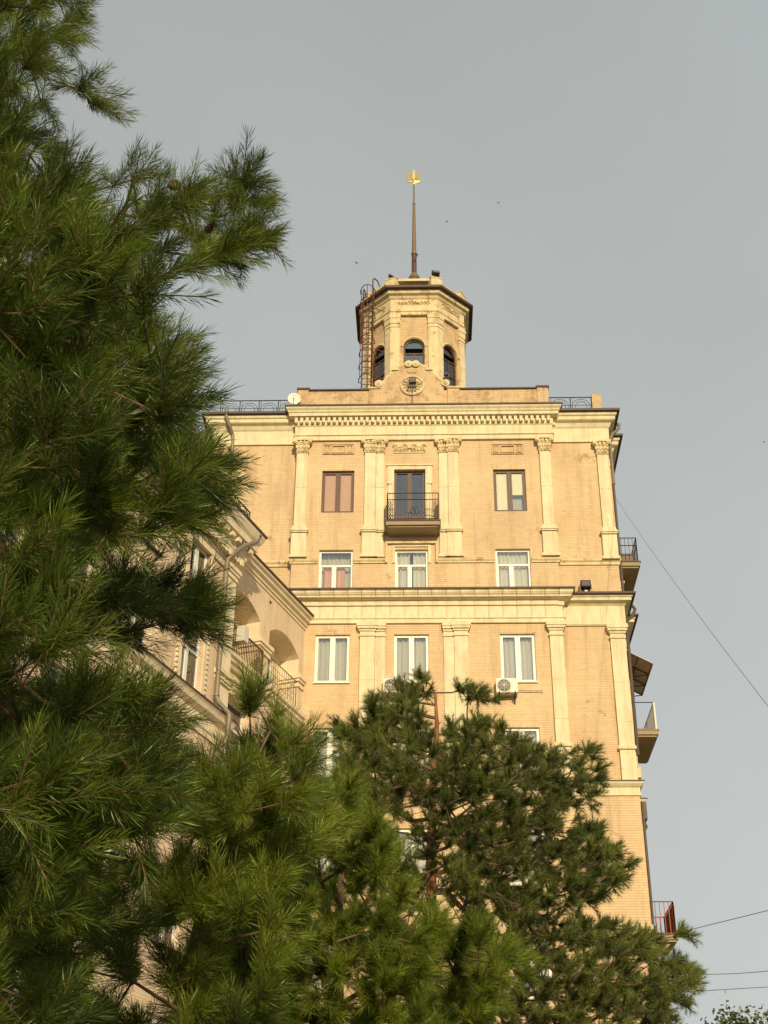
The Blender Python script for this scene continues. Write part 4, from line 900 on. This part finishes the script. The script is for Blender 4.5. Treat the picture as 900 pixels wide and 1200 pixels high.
# ------------------------------------------------------------------ trees
def tri_mesh(name, tri, tint):
    """tri (N,3,3) float array, tint (N,)"""
    n = len(tri); me = bpy.data.meshes.new(name)
    me.vertices.add(n*3); me.vertices.foreach_set('co', tri.reshape(-1).astype(np.float32))
    me.loops.add(n*3); me.loops.foreach_set('vertex_index', np.arange(n*3, dtype=np.int32))
    me.polygons.add(n); me.polygons.foreach_set('loop_start', np.arange(0, n*3, 3, dtype=np.int32))
    a = me.attributes.new('tint', 'FLOAT', 'POINT'); a.data.foreach_set('value', np.repeat(tint, 3).astype(np.float32))
    me.update(); me.validate(); return me
def unit(v): return v/np.maximum(np.linalg.norm(v, axis=-1, keepdims=True), 1e-9)
def needles(g, base, axis, length, n, nl, w, tint, bend=True):
    """needles along shoots: base, axis (S,3), length (S,), tint (S,)"""
    Sn = len(base); t = np.tile((np.arange(n)+0.5)/n, (Sn, 1)); t = np.clip(t+g.normal(0, 0.02, t.shape), 0.02, 1.0)
    az = g.uniform(0, 2*np.pi, (Sn, n)); ref = unit(np.cross(axis, g.normal(size=(Sn, 3)))); ref2 = np.cross(axis, ref)
    ang = np.radians(62-36*t+g.normal(0, 9, t.shape))
    rad = ref[:, None]*np.cos(az)[..., None] + ref2[:, None]*np.sin(az)[..., None]
    d = axis[:, None]*np.cos(ang)[..., None] + rad*np.sin(ang)[..., None]
    L = nl*g.uniform(0.75, 1.15, t.shape)*(0.75+0.35*t)
    p = base[:, None] + axis[:, None]*(length[:, None]*t)[..., None]
    d = d.reshape(-1, 3); p = p.reshape(-1, 3); L = L.reshape(-1, 1); ax = np.repeat(axis, n, 0)
    side = unit(np.cross(d, g.normal(size=d.shape)))*w
    tt = np.repeat(tint, n)+g.normal(0, 0.10, len(p)); tt = np.clip(tt, 0, 1)
    if bend:
        mid = p+d*L*0.55; d2 = unit(d+ax*0.22+np.array([0, 0, -0.05])+g.normal(0, 0.06, d.shape)); tip = mid+d2*L*0.45
        T1 = np.stack([p, mid-side*0.5, mid+side*0.5], 1); T3 = np.stack([mid-side*0.5, tip, mid+side*0.5], 1)
        return np.concatenate([T1, T3]), np.concatenate([tt, tt])
    return np.stack([p-side*0.5, p+d*L, p+side*0.5], 1), tt

def in_poly(x, y, poly):
    c = False; n = len(poly)
    for i in range(n):
        (xa, ya), (xb, yb) = poly[i], poly[i-1]
        if (ya > y) != (yb > y) and x < (xb-xa)*(y-ya)/(yb-ya)+xa: c = not c
    return c

def pine(label, trunk, r0, zones, R_crown, nshoot, shoot_len, n_needles, nl, w, mat, bark, seed, bend, twig_r, tint0=0.45, extra=(), up=0.45, depthbias=0.0, name='pine_tree'):
    """trunk: list of points; zones: (pixel polygon, number of tufts[, depth scale]); the depth of each tuft comes from the crown radius round the trunk"""
    rn = random.Random(seed); g = np.random.default_rng(seed)
    root = thing(name, label, 'pine tree', tuple(trunk[0]))
    org = np.array(trunk[0]); tr = [np.array(p, float) for p in trunk]
    k = len(tr); MB().tube([tuple(p-org) for p in tr], [r0*(1-0.86*i/(k-1)) for i in range(k)], 9).build('trunk', M[bark], root)
    pos = []; par = []; tnode = []
    zt = np.array([p[2] for p in tr])
    def trunk_at(z): return np.array([np.interp(z, zt, [p[a] for p in tr]) for a in range(3)])
    z = max(tr[0][2]+1.2, 0.5)
    while z < tr[-1][2]: pos.append(trunk_at(z)); par.append(-1); z += 0.12
    pos.append(tr[-1]); par.append(-1); nt_ = len(pos)
    tufts = []
    for zn in zones:
        poly, cnt = zn[0], zn[1]; ds = zn[2] if len(zn) > 2 else 1.0
        xs = [p[0] for p in poly]; ys = [p[1] for p in poly]; got = 0; tries = 0
        while got < cnt and tries < cnt*60:
            tries += 1; x, y = rn.uniform(min(xs), max(xs)), rn.uniform(min(ys), max(ys))
            if not in_poly(x, y, poly): continue
            Yc = float(np.mean([p[1] for p in tr])); q = at(x, y, Yc); c = trunk_at(min(q[2], tr[-1][2]))
            dx = abs(q[0]-c[0]); dep = math.sqrt(max(R_crown**2-dx**2, (0.3*R_crown)**2))*ds
            q = at(x, y, c[1]+rn.uniform(-1, 1)*dep+depthbias)
            if q[2] < 0.9: continue
            if tufts and min(np.sum((np.array(tufts[-400:])-q)**2, 1)) < (shoot_len*0.38)**2: continue
            tufts.append(q); got += 1
    tufts.sort(key=lambda q: np.hypot(*(q-trunk_at(min(q[2], tr[-1][2])))[:2]))
    pa = list(pos); rad = [0.0]*len(pos); leaf = []
    for q in tufts:
        c = trunk_at(min(q[2], tr[-1][2])); rq = np.hypot(q[0]-c[0], q[1]-c[1])
        Pn = np.array(pos); dv = q-Pn; dist = np.linalg.norm(dv, axis=1); rr = np.array(rad)
        hor = np.hypot(dv[:, 0], dv[:, 1]); slope = dv[:, 2]/np.maximum(hor, 0.05)
        cost = dist*(1+0.8*np.abs(np.clip(slope, -3, 3)-0.35)*0.5) + np.where(rr > rq-0.03, 50, 0)
        cost[:nt_] *= 1.25
        j = int(np.argmin(cost)); a = Pn[j]; L = dist[j]; m_ = max(1, int(L/0.22)); prev = j
        bow = np.array([rn.gauss(0, 0.05), rn.gauss(0, 0.05), -0.10*min(1, L)])
        for s in range(1, m_+1):
            t = s/m_; pt = a+(q-a)*t+bow*math.sin(math.pi*t)*min(L, 1.5)*0.8
            pos.append(pt); par.append(prev); c2 = trunk_at(min(pt[2], tr[-1][2])); rad.append(float(np.hypot(pt[0]-c2[0], pt[1]-c2[1]))); prev = len(pos)-1
        leaf.append(prev)
    N = len(pos); load = np.zeros(N)
    for l in leaf: load[l] += 1
    for i in range(N-1, nt_-1, -1):
        if par[i] >= 0: load[par[i]] += load[i]
    kids = {}
    for i in range(nt_, N): kids.setdefault(par[i], []).append(i)
    bid = {}
    for i in range(nt_, N): bid[i] = i if par[i] < nt_ else bid[par[i]]
    groups = {}
    for i in range(nt_, N): groups.setdefault(bid[i], []).append(i)
    leafset = {}
    for l in leaf: leafset.setdefault(bid[l], []).append(l)
    for b_, ids in groups.items():
        m = MB()
        for i in ids:                                       # chains from each fork
            if par[i] < nt_ or kids[par[i]][0] != i:
                ch = [par[i], i]
                while ch[-1] in kids: ch.append(kids[ch[-1]][0])
                m.tube([tuple(pos[c]-org) for c in ch], [twig_r*(max(load[c], 1) if c >= nt_ else load[ch[1]])**0.42*(1.0 if c >= nt_ else 1.1) for c in ch], 5)
        ls = leafset.get(b_, []); sb, sa, sl, stt = [], [], [], []
        bt = tint0+rn.gauss(0, 0.10)
        for l in ls:
            q = pos[l]; back = unit(q-pos[par[l]]); c = trunk_at(min(q[2], tr[-1][2])); out = unit((q-c)*np.array([1, 1, 0.3]))
            ct = bt+rn.gauss(0, 0.22)
            for s in range(nshoot):
                dirn = unit(out*0.55+back*0.55+np.array([0, 0, up])+g.normal(0, 0.62, 3)) if s else unit(back+out*0.5+np.array([0, 0, up*0.7]))
                Ls = shoot_len*rn.uniform(0.6, 1.15); bs = q-dirn*0.02
                sb.append(bs-org); sa.append(dirn); sl.append(Ls); stt.append(ct+rn.gauss(0, 0.10))
                e = bs+dirn*Ls*1.0
                m.tube([tuple(bs-org), tuple(e-org)], [twig_r*0.9, twig_r*0.75], 3, cap=False)
        br = m.build('branch', M['twig' if bark != 'bark_red' else 'bark'], root)
        if sb:
            tri, tt = needles(g, np.array(sb), np.array(sa), np.array(sl), n_needles, nl, w, np.array(stt), bend)
            link('needles', tri_mesh('needles', tri, tt), mat, br, 'stuff')
    return root, org

NA = leaf_mat('needles_near', (0.024, 0.048, 0.009), (0.205, 0.275, 0.028))
NB = leaf_mat('needles_bright', (0.036, 0.064, 0.011), (0.250, 0.315, 0.030))
NC = leaf_mat('needles_far', (0.046, 0.066, 0.018), (0.225, 0.262, 0.058))
# big pine at the left, trunk just outside the frame
Yn = 7.0
tb = at(-230, 700, Yn); Tn = [(tb[0]-0.1, Yn, 0.0), (tb[0]-0.05, Yn+0.03, 2.0), (tb[0], Yn, 4.0), (tb[0]+0.05, Yn-0.03, 7.5), (tb[0]+0.02, Yn, 11.8)]
zA = [([(-70,-80),(40,-60),(85,-30),(80,10),(45,60),(50,110),(45,170),(70,205),(95,270),(165,325),(175,400),(218,440),(208,510),(236,562),(238,602),(160,628),(105,635),(75,690),(60,770),(-70,790)], 460, 0.8),
      ([(120,200),(170,215),(205,225),(270,215),(305,195),(300,280),(230,320),(130,300)], 30, 0.25),
      ([(225,290),(300,255),(318,275),(300,300),(240,315)], 7, 0.15), ([(100,80),(112,110),(95,150),(60,100)], 3, 0.2), ([(180,560),(228,572),(226,622),(175,618)], 10, 0.25), ([(50,5),(108,5),(100,22),(60,45)], 4, 0.2),
      ([(80,690),(200,692),(246,714),(205,744),(80,750)], 27, 0.35),
      ([(-70,860),(50,850),(90,815),(150,815),(165,860),(165,920),(175,970),(110,1000),(-70,1000)], 150, 0.75),
      ([(-70,1000),(60,1000),(70,1100),(40,1230),(-70,1260)], 62, 0.7), ([(-70,790),(60,800),(50,850),(-70,860)], 14, 0.6)]
pineA, orgA = pine('big dark pine with long needles and cones, close by, its trunk out of view', Tn, 0.16, zA, 3.4, 7, 0.30, 115, 0.105, 0.0036, NA, 'bark', 11, True, 0.0042, 0.42)
# middle pine with long sprays against the wing
Ym = 8.2
tb = at(190, 1100, Ym); Tm = [(tb[0]-0.15, Ym, 0.0), (tb[0]-0.05, Ym, 1.6), (tb[0]+0.10, Ym, 2.9), (tb[0]+0.28, Ym, 4.0), (at(300, 930, Ym)[0], Ym, at(300, 930, Ym)[2])]
zM = [([(215,960),(245,905),(300,880),(345,880),(370,930),(375,985),(330,1040),(215,1050)], 80, 0.7), ([(300,870),(335,860),(345,885),(310,890)], 3, 0.3),
      ([(60,1050),(130,1080),(120,1240),(40,1240)], 26, 0.6), ([(190,1050),(330,1040),(300,1240),(210,1240)], 60, 0.7), ([(110,1160),(230,1190),(220,1250),(110,1250)], 10, 0.6), ([(110,1000),(215,1000),(200,1150),(120,1150)], 20, 0.9), ([(286,812),(326,812),(330,860),(290,870)], 4, 0.2)]
pine('pine with long green sprays below the downpipe of the wing', Tm, 0.11, zM, 1.7, 7, 0.23, 90, 0.12, 0.0034, NB, 'bark', 23, True, 0.0042, 0.5)
# bright young pine at the bottom
Yb = 11.0
tb = at(400, 1100, Yb); Tb = [(tb[0], Yb, 0.0), (tb[0]+0.03, Yb, 2.0), (tb[0], Yb, 3.4), (at(400, 960, Yb)[0], Yb, at(400, 960, Yb)[2])]
zB = [([(365,925),(420,922),(432,960),(380,990)], 26, 0.5), ([(290,985),(345,955),(405,945),(440,965),(465,1010),(480,1070),(535,1075),(580,1105),(612,1130),(590,1160),(560,1200),(545,1260),(230,1260),(250,1080)], 430, 0.85)]
pine('bushy bright green young pine in front of the red-trunked one', Tb, 0.10, zB, 2.1, 8, 0.20, 85, 0.105, 0.0042, NB, 'bark', 37, False, 0.0042, 0.62)
# farther pine with reddish trunk before the tower
Yf = 22.0
def tp(px, py): return tuple(at(px, py, Yf))
t0 = at(506, 1150, Yf); Tf = [(t0[0], Yf, 0.0), (t0[0], Yf, 3.0), tp(505, 1010), tp(507, 930), tp(512, 850), tp(510, 812)]
zF = [([(480,800),(500,788),(505,815),(485,830)], 14, 0.3), ([(525,800),(545,797),(565,812),(582,818),(570,828),(540,818)], 14, 0.3), ([(395,850),(425,838),(445,815),(470,808),(490,830),(500,860),(440,880),(400,880)], 100, 0.5),
      ([(400,885),(440,880),(500,860),(560,845),(585,855),(610,872),(650,888),(640,930),(560,945),(440,950),(400,940)], 380, 0.85),
      ([(645,890),(672,880),(694,875),(704,890),(700,905),(712,930),(705,945),(640,950)], 50, 0.4),
      ([(560,945),(640,940),(690,970),(720,995),(736,1015),(730,1035),(700,1055),(600,1075),(540,1060),(530,980)], 340, 0.8),
      ([(540,1065),(690,1075),(735,1090),(770,1100),(775,1120),(815,1145),(815,1165),(790,1185),(775,1260),(540,1260)], 560, 0.9),
      ([(415,930),(470,940),(565,940),(560,1070),(480,1075),(445,1000)], 85, 0.9), ([(785,1092),(806,1086),(806,1098),(788,1102)], 4, 0.2), ([(420,950),(460,1000),(480,1080),(540,1080),(540,1260),(430,1260)], 150, 0.8)]
pine('broad pine with reddish trunk standing before the tower', Tf, 0.13, zF, 4.6, 8, 0.25, 66, 0.105, 0.0066, NC, 'bark_red', 51, False, 0.0062, 0.48)

def cone(px, py, Y, ln=0.07):
    m = MB(); n = 60
    for k in range(n):
        t = k/n; a = k*2.39996; rr = 0.030*math.sin(math.pi*(0.12+0.80*t))**0.8; z = -ln/2+ln*t
        c, s = math.cos(a), math.sin(a); o_ = rr*1.25; wv = 0.009
        n0 = len(m.v); m.v += [(rr*0.4*c-wv*s, rr*0.4*s+wv*c, z), (rr*0.4*c+wv*s, rr*0.4*s-wv*c, z), (o_*c+wv*s, o_*s-wv*c, z+0.010), (o_*c-wv*s, o_*s+wv*c, z+0.010), (o_*1.05*c, o_*1.05*s, z+0.016)]
        m.f += [(n0,n0+1,n0+2,n0+3), (n0+3,n0+2,n0+4)]
    m.lathe([(0.012, -ln/2), (0.02, 0), (0.008, ln/2)], 0, 0, 8)
    o = m.build('pine_cone', M['cone'], pineA); o.location = Vector(at(px, py, Y)-orgA); o.rotation_euler = (0.9, 0.4, px)
for px, py, Y in ((203, 217, Yn-0.5), (246, 267, Yn-0.5), (57, 912, Yn-2.2), (70, 205, Yn-2.0)): cone(px, py, Y, 0.085)

# leafy tree far behind, its top just showing at the lower right
Yt = 58.0; top = at(878, 1196, Yt)
dt = thing('leafy_tree', 'round leafy tree far off, only its top showing by the lower wires', 'tree', (top[0], Yt, 0))
m = MB(); m.tube([(0,0,0), (0.1,0,3), (0,0.1,6), (0.2,0,9)], [0.3, 0.24, 0.2, 0.1], 8)
g = np.random.default_rng(5); cl = []
while len(cl) < 60:
    q = g.normal(0, 1, 3); q = q/np.linalg.norm(q)*g.uniform(0.45, 1)**0.5*np.array([3.2, 3.2, 3.4]); cl.append(q+np.array([0, 0, top[2]-3.5]))
for q in cl[:26]: m.tube([(0.1,0,5+g.uniform(0, 3)), tuple(q*np.array([0.5,0.5,1])-np.array([0,0,0.8])), tuple(q)], [0.09, 0.05, 0.02], 5)
m.build('trunk', M['bark'], dt)
tri = []; tt = []
for q in cl:
    n = 320; c = q+g.normal(0, 0.42, (n, 3)); a = unit(g.normal(size=(n, 3)))*0.095; b = unit(np.cross(a, g.normal(size=(n, 3))))*0.07
    tri.append(np.stack([c-a, c+b, c+a], 1)); tri.append(np.stack([c-a, c+a, c-b], 1)); v = g.uniform(0.2, 0.8, n); tt += [v, v]
link('crown', tri_mesh('crown', np.concatenate(tri), np.concatenate(tt)), leaf_mat('maple_leaves', (0.05, 0.075, 0.02), (0.11, 0.14, 0.04)), dt, 'stuff')
